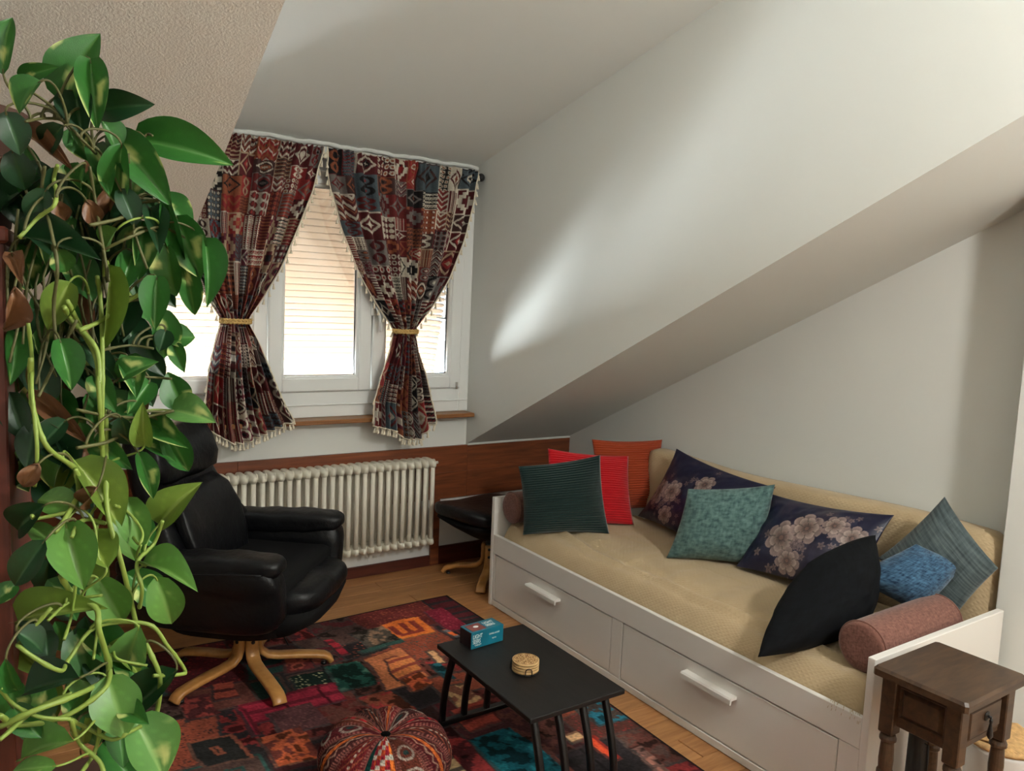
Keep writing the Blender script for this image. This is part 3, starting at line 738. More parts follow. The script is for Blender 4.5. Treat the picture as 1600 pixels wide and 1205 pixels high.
def floral(seed, spots):
    def f(n, mm, sc):
        y, x = np.mgrid[0:n, 0:mm]; X = x/(mm-1)*sc[0]; Y = y/(n-1)*sc[1]
        img = np.zeros((n, mm, 3))+np.array((20, 22, 52)); g = noise2(n, mm, n/5, seed, 4)
        k = np.clip((g-.52)*8, 0, 1)[..., None]*.55; img = img*(1-k)+np.array((64, 54, 66))*k
        r = np.random.default_rng(seed)
        for fx, fy, R in spots:
            cx, cy = fx*sc[0], fy*sc[1]
            for q in range(6):      # sprigs of small blossoms and leaves around each bloom
                a = r.random()*6.28; d = R*(1.0+.7*r.random()); px, py = cx+d*math.cos(a), cy+d*math.sin(a)
                rr = np.hypot(X-px, Y-py); th = np.arctan2(Y-py, X-px); pet = R*.24*(.72+.28*np.cos(5*th+a))
                mk = rr < pet; img[mk] = np.array((116, 98, 100))*(.6+.5*(rr/pet))[mk][:, None]
            rr = np.hypot(X-cx, Y-cy); th = np.arctan2(Y-cy, X-cx)
            for lay, (sc_, n_, c0) in enumerate(((1.0, 7, (146, 126, 122)), (.72, 6, (168, 148, 140)), (.42, 5, (140, 116, 110)))):
                o = r.random()*6; p = R*sc_*(.74+.26*abs(np.cos(n_/2*th+o))**.6)
                mk = rr < p; sh_ = .42+.62*np.clip(rr/p, 0, 1)**1.2; sh_ = sh_*(1-.35*(abs(np.cos(n_/2*th+o)) < .22))
                img[mk] = (np.array(c0)*np.clip(sh_, 0, 1.05)[..., None])[mk]
            img[rr < R*.12] = (120, 92, 84)
        return np.clip(img*(.9+.15*r.random((n, mm, 1))), 0, 255)
    return f
z0 = .462
pillow('orange corduroy cushion at the back corner behind the red one', (2.68, 3.10, z0), (3.07, 3.02, z0+.01), at(1035, 687, 1, 3.06), (2.70, 3.20, .85), .17, M['orange'], 170, 40, 30, seed=1)
pillow('bright red corduroy cushion between the dark green and orange ones', (2.27, 3.02, z0), (2.735, 2.87, z0-.005), (2.80, 3.01, .785), at(856, 701, 1, 3.13), .15, M['red'], 170, 40, 30, seed=2)
pillow('dark green corduroy cushion leaning in front of the red one', at(817, 836, 2, .452), at(952, 834, 2, .452), at(938, 711, 1, 2.93), at(810, 729, 1, 3.05), .17, M['green'], 190, 44, 30, seed=3)
pillow('navy satin pillow with pale flowers, half behind the teal cushion', (2.86, 2.975, z0), (2.70, 2.30, z0), at(1212, 762, 0, 2.93), at(1057, 701, 0, 2.915), .14, M['floral'], 150, 220, paint=floral(4, [(.13, .40, .085), (.30, .48, .07), (.55, .72, .06), (.36, .16, .06), (.8, .35, .08)]), seed=4, pinch=.09, wr=.016)
pillow('navy satin pillow with pale flowers, half behind the black cushion', at(1150, 885, 2, .465), (2.70, 1.60, z0+.02), at(1397, 805, 0, 2.915), at(1205, 772, 0, 2.90), .14, M['floral'], 150, 220, paint=floral(9, [(.34, .42, .085), (.50, .60, .075), (.70, .70, .055), (.44, .18, .06), (.85, .62, .06)]), seed=6, pinch=.09, wr=.016)
pillow('teal chenille cushion leaning on the navy floral pillows', at(1041, 872, 2, .455), at(1196, 886, 2, .455), at(1211, 757, 0, 2.85), at(1075, 764, 0, 2.60), .18, M['teal'], seed=7)
pillow('charcoal grey slubbed cushion tilted on one corner by the column', at(1372, 872, 0, 2.80), at(1478, 985, 0, 2.84), at(1560, 888, 0, 2.905), at(1476, 776, 0, 2.875), .13, M['greyc'], seed=8)
pillow('mottled blue chenille cushion between the black and grey ones', at(1318, 900, 0, 2.55), at(1440, 962, 0, 2.70), at(1513, 880, 0, 2.90), at(1432, 850, 0, 2.74), .16, M['blue'], seed=9)
pillow('black velvet cushion standing in front of the blue one', at(1184, 1027, 2, .452), at(1350, 985, 1, 1.50), at(1368, 836, 1, 1.52), at(1262, 880, 1, 1.60), .24, M['blackv'], seed=10, pinch=-.10)
def bolster(label, p0, p1, r):
    root = thing('bolster_cushion', label, 'cushion', tuple(p0), group='bolsters at the ends of the daybed'); d = Vector(p1)-Vector(p0); Ln = d.length
    n = 30; prof_ = [(0, 0), (.5, -.004), (.85, -.003), (.965, .002), (1.0, .012), (1.0, .02), (1.012, Ln*.25), (1.015, Ln*.5), (1.012, Ln*.75), (1, Ln-.02), (1, Ln-.012), (.965, Ln-.002), (.85, Ln+.003), (.5, Ln+.004), (0, Ln)]
    mb = MB().lathe([(max(a, .001)*r, b) for a, b in prof_], n); q = d.to_track_quat('Z', 'Y').to_matrix().to_4x4()
    me = mb.mesh('cover', M['bolster']); uv = me.uv_layers.new(name='UV')
    for lp in me.loops:
        c = me.vertices[lp.vertex_index].co; uv.data[lp.index].uv = (c.z if math.hypot(c.x, c.y) > r*.9 else c.x, math.atan2(c.y, c.x)*r if math.hypot(c.x, c.y) > r*.9 else c.y)
    put('cover', me, root, mat=q)
    for z in (.010, Ln-.010):
        t = MB().tube([(r*1.005*math.cos(a), r*1.005*math.sin(a), z) for a in np.linspace(0, 2*np.pi, 40, endpoint=False)], .003, 6, True).mesh('piping', M['bolster'])
        put('piping', t, root, mat=q)
bolster('brown linen bolster cushion at the near end, beside the wooden side table', (2.262, 1.318, .529), (2.74, 1.318, .535), .080)
bolster('brown linen bolster cushion at the far end, behind the dark green cushion', (2.165, 3.168, .535), (2.64, 3.168, .535), .078)

# ------------------------------------------------------------------ armchair and footstool
def star(root, n, a0, Rf, zt, mt):
    for k in range(n):
        a = a0+2*math.pi*k/n; d = Vector((math.cos(a), math.sin(a), 0)); sd = Vector((-math.sin(a), math.cos(a), 0))
        key = [(.042, zt), (.042, zt*.62), (.044, .115), (.055, .088), (.078, .070), (.12, .062), (.20, .056), (Rf*.80, .047), (Rf*.91, .040), (Rf*.97, .028), (Rf, .012)]
        # smooth the path
        path = []
        for (r0, z0_), (r1, z1) in zip(key[:-1], key[1:]):
            for t in (0, .34, .67): path.append(d*(r0+(r1-r0)*t)+Vector((0, 0, z0_+(z1-z0_)*t)))
        path.append(d*key[-1][0]+Vector((0, 0, key[-1][1])))
        lg = MB().ribbon(path, sd, .052, .023, .5).build('leg', mt, root)
        for z in (zt*.9, zt*.68):
            bm = MB().lathe([(.008, 0), (.008, .004), (.005, .006)], 10, mat=Matrix.Translation(d*.053+Vector((0, 0, z))) @ d.to_track_quat('Z', 'Y').to_matrix().to_4x4())
            bm.build('bolt', M['blackiron'], lg)
        MB().lathe([(.012, 0), (.012, .010)], 10, c=tuple(d*(Rf-.03))).build('foot_pad', M['blackplastic'], lg)
    MB().lathe([(.03, .07), (.03, zt+.10)], 16).build('column', M['blackiron'], root)
def superring(cx, cy, hx, hy, z, q=4, n=36, tilt=0):
    out = []
    for a in np.linspace(0, 2*np.pi, n, endpoint=False):
        ca, sa = math.cos(a), math.sin(a)
        x = abs(ca)**(2/q)*math.copysign(hx, ca); y = abs(sa)**(2/q)*math.copysign(hy, sa)
        out.append((cx+x, cy+y, z+tilt*(cx+x)))
    return out
CH = math.radians(-41)
ch = thing('armchair', 'black leather swivel armchair with a bentwood star base, before the radiator', 'armchair', (.85, 3.10, .0085), CH)
star(ch, 5, math.radians(275)-CH, .335, .22, M['beech'])
LE = M['leather']
# tub shell under the arms
MB().rings([superring(.0, 0, .10, .10, .235, 3), superring(.0, 0, .20, .20, .24, 3), superring(.0, 0, .245, .27, .262, 3.5), superring(-.01, 0, .27, .325, .32, 4), superring(-.02, 0, .29, .345, .40, 4.5), superring(-.03, 0, .30, .35, .47, 4.5), superring(-.03, 0, .27, .32, .485, 4.5)]).build('shell', M['leather2'], ch)
# seat cushion with a deep rolled front
def seat_def(p, q):
    z = p.z + .02*q.x - .012*(1-q.y**2)*(1-q.x**2)*(q.z > 0)
    if q.z < 0: z += .0; p.x *= 1-.18*(-q.z)*(q.x > 0)
    wv = .003*math.sin(q.y*9+q.x*4)
    return Vector((p.x, p.y*(1+.05*q.x), z+wv))
MB().blob((.29, .245, .085), 3.6, 14, seat_def, Matrix.Translation((.085, 0, .375))).build('seat', LE, ch)
MB().tube([(p[0]*1.0, p[1], p[2]) for p in superring(.085, 0, .284, .243, .405, 3.6, 60, .03)], .0045, 6, True).build('piping', LE, ch)
# underside fairing from the seat front to the base
MB().rings([superring(.03, 0, .10, .12, .235, 3), superring(.10, 0, .17, .21, .25, 3), superring(.14, 0, .20, .245, .30, 3.5), superring(.12, 0, .245, .25, .365, 4)]).build('seat_underside', M['leather2'], ch)
# arms
for s in (-1, 1):
    def arm_def(p, q, s=s):
        x, y, z = p
        y += s*.02*q.z; z += .018*q.x*(q.z > 0)-.01*(q.x**2)*(q.z > 0) + .002*math.sin(q.x*17)*(q.z > .2)
        if q.z > .25: y += s*.0; y *= 1.12
        return Vector((x, y, z))
    MB().blob((.315, .068, .14), 4.2, 12, arm_def, Matrix.Translation((-.035, s*.305, .445))).build('arm', LE, ch)
    MB().tube([(-.035+.300*(-1+2*t)*.90, s*(.312+.083), .548+.02*(2*t-1)) for t in np.linspace(0, 1, 16)], .004, 6).build('seam', LE, ch)
    MB().blob((.318, .078, .050), 3.4, 12, lambda p, q: Vector((p.x, p.y, p.z+.02*q.x+.003*math.sin(q.x*14+q.y*3))), Matrix.Translation((-.035, s*.312, .555))).build('arm_pad', LE, ch)
# back: lofted along its recline
def back_loft(pts, n=40):
    R = []
    for i, (x, z, hw, ht, curve) in enumerate(pts):
        x1, z1 = pts[min(i+1, len(pts)-1)][:2]; x0_, z0_ = pts[max(i-1, 0)][:2]
        t = Vector((x1-x0_, 0, z1-z0_)).normalized(); nv = Vector((t.z, 0, -t.x)); out = []
        for a in np.linspace(0, 2*np.pi, n, endpoint=False):
            ca, sa = math.cos(a), math.sin(a); q = 3.2
            yy = abs(ca)**(2/q)*math.copysign(hw, ca); dd = abs(sa)**(2/q)*math.copysign(ht, sa)
            wrk = .004*math.sin(yy*40+z*30)*(sa > 0)
            out.append(Vector((x, yy, z))+nv*(dd+curve*(yy/hw)**2+wrk))
        R.append(out)
    return MB().rings(R)
back_loft([(-.20, .33, .20, .05, .03), (-.215, .36, .29, .075, .05), (-.235, .44, .315, .085, .085), (-.262, .53, .315, .085, .10), (-.295, .62, .285, .08, .075), (-.33, .71, .255, .072, .055), (-.36, .79, .238, .066, .045), (-.385, .87, .228, .06, .04), (-.405, .95, .222, .055, .035), (-.415, .99, .205, .04, .03), (-.418, 1.005, .16, .015, .02)]).build('backrest', LE, ch)
back_loft([(-.29, .795, .12, .02, .02), (-.292, .81, .20, .045, .03), (-.305, .86, .222, .056, .035), (-.325, .93, .220, .055, .035), (-.35, .985, .205, .042, .03), (-.37, 1.005, .14, .015, .02)]).build('headrest', LE, ch)
back_loft([(-.13, .43, .12, .02, .02), (-.14, .45, .19, .045, .03), (-.165, .54, .215, .05, .04), (-.20, .64, .212, .05, .04), (-.235, .73, .20, .045, .035), (-.262, .785, .15, .02, .03)]).build('back_cushion', LE, ch)
MB().tube([(.12, -.03, .25), (.16, -.02, .18), (.175, -.01, .14)], .003, 6).build('recline_lever', M['blackiron'], ch)

ot = thing('footstool', 'black leather footstool on a wooden star base, between radiator and daybed', 'footstool', (2.345, 3.61, 0), math.radians(12))
star(ot, 4, math.radians(215), .275, .20, M['beech'])
MB().blob((.27, .24, .055), 3.2, 12, lambda p, q: Vector((p.x, p.y, p.z+.05*q.x**2*(1 if q.x < 0 else .4))), Matrix.Translation((-.05, 0, .385))).build('seat', LE, ot)
MB().rings([superring(0, 0, .06, .06, .24, 3), superring(-.01, 0, .10, .10, .25, 3), superring(-.03, 0, .18, .17, .31, 3.5), superring(-.05, 0, .25, .22, .37, 3.5)]).build('seat_underside', M['leather2'], ot)

# ------------------------------------------------------------------ coffee table
ZT = .34
c = [at(686, 1006, 2, ZT), at(818, 973, 2, ZT), at(976, 1078, 2, ZT), at(825, 1124, 2, ZT)]
tx0, tx1 = (c[0].x+c[3].x)/2, (c[1].x+c[2].x)/2; ty1, ty0 = (c[0].y+c[1].y)/2, (c[2].y+c[3].y)/2
ct = thing('coffee_table', 'low black wooden coffee table with slatted bowed ends on the rug', 'table', ((tx0+tx1)/2, (ty0+ty1)/2, .0085))
hw, hl = (tx1-tx0)/2, (ty1-ty0)/2
MB().box((0, 0, ZT-.018), (2*hw, 2*hl, .018), .004, 2).build('tabletop', M['tabletop'], ct, False)
for s in (-1, 1):
    for x in (-hw+.045, -hw*.33+.012, hw*.33-.012, hw-.045):
        pth = [(x, s*(hl-.055+.075*math.sin((1-t)*math.pi/2)**1.0*1.0-.0), .02+(ZT-.045)*t) for t in np.linspace(0, 1, 9)]
        MB().ribbon(pth, (1, 0, 0), .020, .022, .3).build('slat', M['tableleg'], ct)
    MB().box((0, s*(hl+.02), .010), (2*hw-.065, .026, .02), .003).build('foot_rail', M['tableleg'], ct, False)
    MB().box((0, s*(hl-.05), ZT-.036), (2*hw-.06, .028, .018), .003).build('top_rail', M['tableleg'], ct, False)
TT = ZT+.0005
# deck box
p0, p1, p2 = at(736, 1016, 2, TT), at(786, 1001, 2, TT), at(720, 1004, 2, TT)
ex = (p1-p0); Lx = ex.length; ang_ = math.atan2(ex.y, ex.x); ey = Vector((-ex.y, ex.x, 0)).normalized(); Ly = max((p2-p0).dot(ey), .062); Hz = .062
bx = thing('card_box', 'teal card deck box with white lettering on the black coffee table', 'box', tuple(p0+ex/2+ey*Ly/2), ang_)
MB().box((0, 0, Hz/2), (Lx, Ly, Hz), .0012).build('carton', M['teabox'], bx, False)
MB().box((-Lx/2-.0003, 0, Hz/2), (.001, Ly-.004, Hz-.004), 0).build('end_picture', M['boxend'], bx, False)
MB().box((-Lx*.22, -.002, Hz+.0003), (Lx*.42, Ly*.75, .001), 0).build('lid_picture', M['boxart'], bx, False)
MB().blob((.011, .008, .001), 2, 6).build('lid_splash', M['ink'], bx, loc=(-Lx*.2, .0, Hz+.001))  # white splash of the printed lid artwork
def text(s, size, mat4, parent, sx=1.0, name='lettering'):
    cu = bpy.data.curves.new('txt', 'FONT'); cu.body = s; cu.size = size; cu.extrude = .0003; cu.resolution_u = 2; cu.offset = .0
    o = bpy.data.objects.new('txt', cu); COL.objects.link(o); dg = bpy.context.evaluated_depsgraph_get()
    me = bpy.data.meshes.new_from_object(o.evaluated_get(dg)); bpy.data.objects.remove(o)
    me.materials.clear(); me.materials.append(M['ink'])
    return put(name, me, parent, mat=mat4 @ Matrix.Diagonal((sx, 1, 1, 1)))
fr_ = lambda x, z: Matrix.Translation((x, -Ly/2-.0006, z)) @ Matrix.Rotation(math.pi/2, 4, 'X')
text('LIGHT', .021, fr_(-Lx*.46, .037), bx, .72); text('SEERS', .021, fr_(-Lx*.46, .019), bx, .66); text('TAROT', .009, fr_(-Lx*.40, .009), bx, 1.0)
text('CHRIS-ANNE', .0085, fr_(Lx*.04, .037), bx, .95); text('tarot', .009, fr_(Lx*.14, .020), bx)
tp = lambda x, y, a: Matrix.Translation((x, y, Hz+.0006)) @ Matrix.Rotation(a, 4, 'Z')
text('LIGHT', .022, tp(Lx*.06, .004, 0), bx, .75); text('SEERS', .022, tp(Lx*.06, -.018, 0), bx, .7)
# coasters in a wire holder
cc = at(821, 1042, 2, TT+.012)
for k in range(4):
    o = MB().lathe([(.043, 0), (.0455, .001), (.0455, .0078), (.044, .0088)], 36).build('coaster', M['coaster'], loc=(cc.x, cc.y, TT+.0035+k*.0090), label='pale wooden coaster, %s of the four stacked on the black table' % ('lowest', 'second lowest', 'second highest', 'topmost')[k], cat='coaster', group='coasters stacked on the coffee table')
    if k == 3:
        eg = MB()
        for q in range(8):
            a = q*math.pi/4; d = Vector((math.cos(a), math.sin(a), 0)); sd = Vector((-d.y, d.x, 0))
            for rr, wd in ((.030, .009),):
                pts = [d*(rr+math.cos(t)*.0085)+sd*(wd*math.sin(t)) for t in np.linspace(0, 2*np.pi, 14, endpoint=False)]
                eg.tube([p+Vector((0, 0, .0088)) for p in pts], .0009, 4, True)
            eg.tube([d*.008+Vector((0, 0, .0088)), d*.018+sd*.003+Vector((0, 0, .0088)), d*.021+Vector((0, 0, .0088))], .0011, 4)
            eg.blob((.004, .004, .0006), 2, 3, mat=Matrix.Translation(d*.030+Vector((0, 0, .0088))))
        for rr in (.041, .018, .007): eg.tube([(rr*math.cos(t), rr*math.sin(t), .0088) for t in np.linspace(0, 2*np.pi, 40, endpoint=False)], .0008, 4, True)
        eg.build('carved_rosette', M['engrave'], o)
hl_ = thing('coaster_holder', 'black wire holder around the stack of wooden coasters', 'holder', (cc.x, cc.y, TT))
MB().lathe([(.047, 0), (.0475, .001), (.0475, .003), (.047, .003)], 32).build('tray', M['blackiron'], hl_)
for a in (-1.95, .2, 2.3):
    d = Vector((math.cos(a), math.sin(a), 0))*.0492; sd = Vector((-math.sin(a), math.cos(a), 0))
    pts = [d+sd*(-.011)+Vector((0, 0, .002)), d+sd*(-.011)+Vector((0, 0, .018))]+[d+sd*(.011*math.cos(t))+Vector((0, 0, .018+.009*math.sin(t))) for t in np.linspace(math.pi, 0, 9)]+[d+sd*.011+Vector((0, 0, .002))]
    MB().tube(pts, .0016, 6).build('loop', M['blackiron'], hl_)

# ------------------------------------------------------------------ pouf
def make_pouf():
    nr, na = 90, 420; cx, cy, R0, H = 1.015, 2.13, .212, .205
    T = np.linspace(0, 1, nr)[:, None]; A = np.linspace(0, 2*np.pi, na, endpoint=False)[None]
    # profile: bottom centre -> side -> top dimple
    ang = -np.pi/2+np.pi*T; r = R0*np.cos(ang)**.62; z = H/2+H/2*np.sign(np.sin(ang))*abs(np.sin(ang))**.85
    r = np.broadcast_to(r, (nr, na)).copy(); z = np.broadcast_to(z, (nr, na)).copy()
    g = 12; gro = abs(np.cos(A*g/2))**.35
    topk = np.clip((T-.5)*2, 0, 1)
    r *= .93+.07*gro; z -= topk**3*.030*np.exp(-(r/.07)**2)+topk*(1-gro)*.02*np.clip(r/.1, 0, 1)*np.clip((R0-r)/.03, .3, 1)
    P = np.stack([r*np.cos(A), r*np.sin(A), z], -1)
    sec = np.floor((A+np.pi/g)/(2*np.pi)*g).astype(int) % g; loc = ((A+np.pi/g)/(2*np.pi)*g) % 1
    sec = np.broadcast_to(sec, (nr, na)); loc = np.broadcast_to(loc, (nr, na)); rr = np.clip(1-T, 0, 1)*np.ones_like(A)*2*.26
    rgn = np.random.default_rng(5); img = np.zeros((nr, na, 3)); base = [(74, 22, 26), (58, 26, 26), (92, 26, 30), (50, 30, 28), (84, 40, 30)]
    for s in range(g):
        mk = sec == s; b = np.array(base[s % 5], float); img[mk] = b
        l, q = loc, rr*40+s*.7; st = s % 4
        if s == 8:
            img[mk] = (128, 26, 40); d = (np.floor(l*6)+np.floor(q*1.2)) % 3; img[mk & (d == 0)] = (168, 158, 146); img[mk & (d == 1) & (l > .3) & (l < .7)] = (170, 64, 34)
            img[mk & (l < .2)] = (20, 66, 62); img[mk & (l > .82)] = (186, 96, 40); img[mk & (l > .82) & ((q % 3) < 1)] = (160, 160, 150)
        else:
            e = abs(l-.5)
            img[mk & (e > .34) & ((q*2 % 1) < .45)] = (130, 78, 70)
            if st == 0: img[mk & (abs(e-.16) < .03)] = (130, 96, 84); img[mk & (e < .09) & ((q % 1.4) < .7)] = (150, 34, 40)
            if st == 1:
                w_ = np.hypot((l-.5)*3, (q % 4-2)*.8); img[mk & (abs(w_-.9) < .16)] = (136, 122, 112); img[mk & (w_ < .35)] = (30, 52, 50)
            if st == 2: zg = abs((q % 2)-1); img[mk & (abs(e-.12-.12*zg) < .035)] = (136, 104, 90); img[mk & (e < .06)] = (176, 88, 40)
            if st == 3: img[mk & ((l*9+q) % 2 < .6) & (e < .3)] = (122, 62, 44); img[mk & (e < .05) & ((q % 1) < .5)] = (150, 136, 122)
    img *= (.7+.6*rgn.random((nr, na, 1)))*(.8+.4*noise2(nr, na, 12, 8, 2)[..., None])
    root = thing('pouf', 'round embroidered dark red floor pouf on the rug by the coffee table', 'pouf', (cx, cy, .0085))
    put('cover', grid_mesh('cover', P[:, ::-1], M['pouf'], np.clip(img, 0, 255)[:, ::-1], wrap=True), root)
    MB().blob((.016, .016, .006), 2.2, 6).build('button', M['pouf'], root, loc=(0, 0, H-.028))
    for k in range(g):
        a = (k+.5)*2*math.pi/g; pts = []
        for t in np.linspace(.56, .97, 14):
            an = -math.pi/2+math.pi*t; j = int(round((a % (2*math.pi))/(2*math.pi)*na)) % na; i = int(t*(nr-1)); pts.append(P[i, j]+np.array((0, 0, .001)))
        MB().tube(pts, .0022, 5).build('seam_cord', M['pouf2'], root)
M['pouf2'] = plain('seam_thread', (96, 50, 44), .9, var=.5, scale=300)
make_pouf()

# ------------------------------------------------------------------ side table and what stands under it
stb = thing('side_table', 'small dark walnut side table with a drawer, at the near end of the daybed', 'table', (2.198, 1.015, 0), 0)
WN = M['walnut']; hx, hy = .166, .128; H = .60
tp_ = []
for z, k in ((H-.026, 0), (H-.008, 0), (H, .006)):
    ch_ = .007; a, b = hx-k, hy-k
    tp_.append([(-a+ch_, -b, z), (a-ch_, -b, z), (a, -b+ch_, z), (a, b-ch_, z), (a-ch_, b, z), (-a+ch_, b, z), (-a, b-ch_, z), (-a, -b+ch_, z)])
MB().rings(tp_).build('tabletop', WN, stb, False)
MB().box((0, 0, .505), (.255, .18, .138), .002).build('apron', WN, stb, False)
for sx in (-1, 1):
    for sy in (-1, 1):
        lx, ly = sx*.126, sy*.088
        mb = MB().box((lx, ly, .492), (.042, .042, .164), .003)
        mb.lathe([(.012, .41), (.019, .405), (.0225, .396), (.0225, .388), (.017, .382), (.0185, .36), (.020, .33), (.0185, .302), (.022, .296), (.0225, .288), (.018, .282), (.0195, .24), (.019, .20), (.022, .194), (.0225, .186), (.017, .18), (.016, .12), (.014, .11)], 18, c=(lx, ly, 0))
        mb.box((lx, ly, .058), (.04, .04, .116), .004)
        mb.build('leg', WN, stb, False)
# raised side panel and drawer front
def raised(mb, c, w_, h_, dirn, prot=.010):
    for k, pr in ((0, .002), (1, .006)): pass
    ax = Vector(dirn); up = Vector((0, 0, 1)); sd = up.cross(ax); C_ = Vector(c)
    R = []
    for f, p in ((1, 0), (1, .004), (.93, .004), (.88, .0005), (.84, .0005), (.66, prot), (.0, prot)):
        gx = w_/2-(1-f)*min(w_, h_)/2; gz = h_/2-(1-f)*min(w_, h_)/2
        if f == 0: gx = gz = .001
        R.append([C_+ax*p+sd*a*gx+up*b*gz for a, b in ((-1, -1), (1, -1), (1, 1), (-1, 1))])
    return mb.rings(R)
raised(MB(), (-.1275, 0, .51), .126, .09, (-1, 0, 0)).build('side_panel', WN, stb, False)
dw = raised(MB(), (0, -.090, .505), .196, .104, (0, -1, 0), .013).build('drawer', WN, stb, False)
pull = MB(); pull.blob((.012, .003, .012), 4, 4, mat=Matrix.Translation((0, -.105, .515))); pull.tube([(0, -.106, .516), (0, -.117, .516)], .004, 8)
pull.lathe([(.003, 0), (.005, -.006), (.0035, -.014), (.006, -.03), (.008, -.046), (.005, -.054), (.001, -.058)], 10, c=(0, -.116, .513)); pull.build('drop_pull', M['blackiron'], dw)
# stretchers
for sy in (-1, 1): MB().box((0, sy*.088, .07), (.215, .018, .03), .003).build('stretcher', WN, stb, False)
for sx in (-1, 1): MB().box((sx*.126, 0, .07), (.018, .14, .03), .003).build('stretcher', WN, stb, False)
pail = thing('lidded_pail', 'white pail with a tan raffia lid standing behind the side table', 'pail', (2.58, 1.02, 0))
MB().lathe([(.075, 0), (.09, .01), (.098, .26), (.102, .27), (.098, .275)], 32).build('pail_body', M['enamel'], pail)
lid = MB().lathe([(.104, .276), (.106, .282), (.103, .292), (.06, .300), (.01, .303)], 32).build('lid', M['raffia'], pail)
ld = MB()
for k in range(26):
    x = -.1+k*.008; yl = math.sqrt(max(.1**2-x*x, 0)); 
    if yl > .02: ld.tube([(x, -yl, .292), (x+.004, 0, .304), (x, yl, .292)], .0042, 5)
ld.build('raffia_strands', M['raffia'], lid)['kind'] = 'stuff'
blk = thing('floor_speaker', 'slim black upright speaker with a looped cord behind the side table legs', 'speaker', (2.315, 1.135, 0))
MB().lathe([(.036, 0), (.038, .008), (.033, .02), (.031, .36), (.028, .372), (.01, .376)], 24).build('body', M['blackplastic'], blk)
MB().tube([(-.02, -.03, .10), (-.06, -.055, .16), (-.065, -.06, .28), (-.05, -.05, .32), (-.03, -.03, .31)], .003, 6).build('cord', M['blackplastic'], blk)

# ------------------------------------------------------------------ cabinet, pot, trailing plant
cb = thing('cabinet', 'tall dark mahogany cabinet at the left edge, under the pothos', 'cabinet', (-.235, 1.19, 0), math.radians(-5.5))
e = deep(10, 560, .86)
cbm = Vector((e.x, e.y, 0))
CBH = 1.60
cb.location = (cbm.x, cbm.y, 0)
MB().box((-.009, .17, CBH/2), (.018, .34, CBH), .002).build('side_panel', M['cabinet'], cb, False)
MB().box((-.511, .17, CBH/2), (.018, .34, CBH), .002).build('side_panel', M['cabinet'], cb, False)
MB().box((-.26, .17, CBH+.008), (.53, .36, .018), .003).build('top', M['cabinet'], cb, False)
MB().box((-.26, .334, CBH/2), (.49, .01, CBH-.01), 0).build('back_panel', M['cabinet'], cb, False)
for z in (.06, .45, .85, 1.22): MB().box((-.26, .17, z), (.482, .31, .018), .002).build('shelf', M['cabinet'], cb, False)
va = thing('floor_vase', 'black glazed vase with pale specks on the floor, half hidden behind the trailing vines', 'vase', (.155, 1.56, 0))
MB().lathe([(.08, 0), (.10, .02), (.115, .25), (.11, .45), (.08, .56), (.085, .60), (.078, .60), (.06, .55), (.05, .3)], 36).build('body', M['speck'], va)
stl = thing('plant_stand', 'brown wooden stand on the floor half hidden behind the trailing vines', 'stand', (.155, 1.87, 0), .1)
MB().box((0, 0, .44), (.20, .20, .03), .006).build('top', M['pot'], stl, False)
for sx in (-1, 1):
    for sy in (-1, 1): MB().box((sx*.08, sy*.08, .212), (.03, .03, .425), .003).build('leg', M['pot'], stl, False)

pp = deep(72, 262, .98)
plant = thing('pothos', 'big trailing pothos with variegated leaves hanging down beside the mahogany cabinet', 'plant', (pp.x-.10, pp.y+.02, CBH+.019))
PO = Vector(plant.location)
MB().lathe([(.055, 0), (.062, .005), (.080, .12), (.084, .125), (.084, .145), (.078, .145), (.074, .12)], 30).build('pot', M['pot'], plant)
MB().lathe([(.076, .125), (.05, .13), (.01, .131)], 20).build('soil', M['soil'], plant)
def leaf_mesh(seed, base, edge, vein, varieg, dead=False):
    r = np.random.default_rng(seed); n, mm = 15, 13
    t = np.linspace(0, 1, n)[:, None]; s = np.linspace(-1, 1, mm)[None]
    wd = (np.clip(t, 0, 1)**.48)*(1-t**1.7)**.95*.62; wd = wd/wd.max()*.5
    lobe = -.10*np.exp(-(t/.16)**2)*(1-(1-abs(s))**2)
    X = t+lobe*np.ones_like(s)+0*s; Y = wd*s
    fold = .30+.4*r.random(); curl = .14+.28*r.random()
    Z = fold*abs(Y)*1.2-curl*t**2*np.ones_like(s)+.012*np.sin(t*9+s*3+seed)*abs(s)
    if dead: Z = Z+.25*abs(s)*np.sin(t*2.5)*.6+.05*np.sin(t*9+s*4); Y = Y*.85; X = X+.04*np.sin(s*9+seed)
    P = np.stack([X*np.ones_like(Y), Y, Z], -1)
    base, edge, vein = [np.array(c, float) for c in (base, edge, vein)]
    k = np.clip(abs(s)*np.ones_like(t), 0, 1)[..., None]; C = base*(1-k)+edge*k
    vn = np.exp(-(s/.07)**2)*np.ones_like(t); C = C*(1-vn[..., None]*.6)+vein*vn[..., None]*.6
    ribs = (np.cos((t*11-abs(s)*3.4)*2*np.pi) > .93)[..., None]; C = np.where(ribs, C*1.08, C)
    if varieg:
        g = noise2(n, mm, 4.2, seed, 2)[..., None]; q = np.clip((g-(.66-varieg*.2))*9, 0, 1); C = C*(1-q)+np.array((196, 206, 130))*q
    # finer grid through interpolation is not needed: leaves are small
    return grid_mesh('leaf', P, M['leaf'], np.clip(C, 0, 255), None)
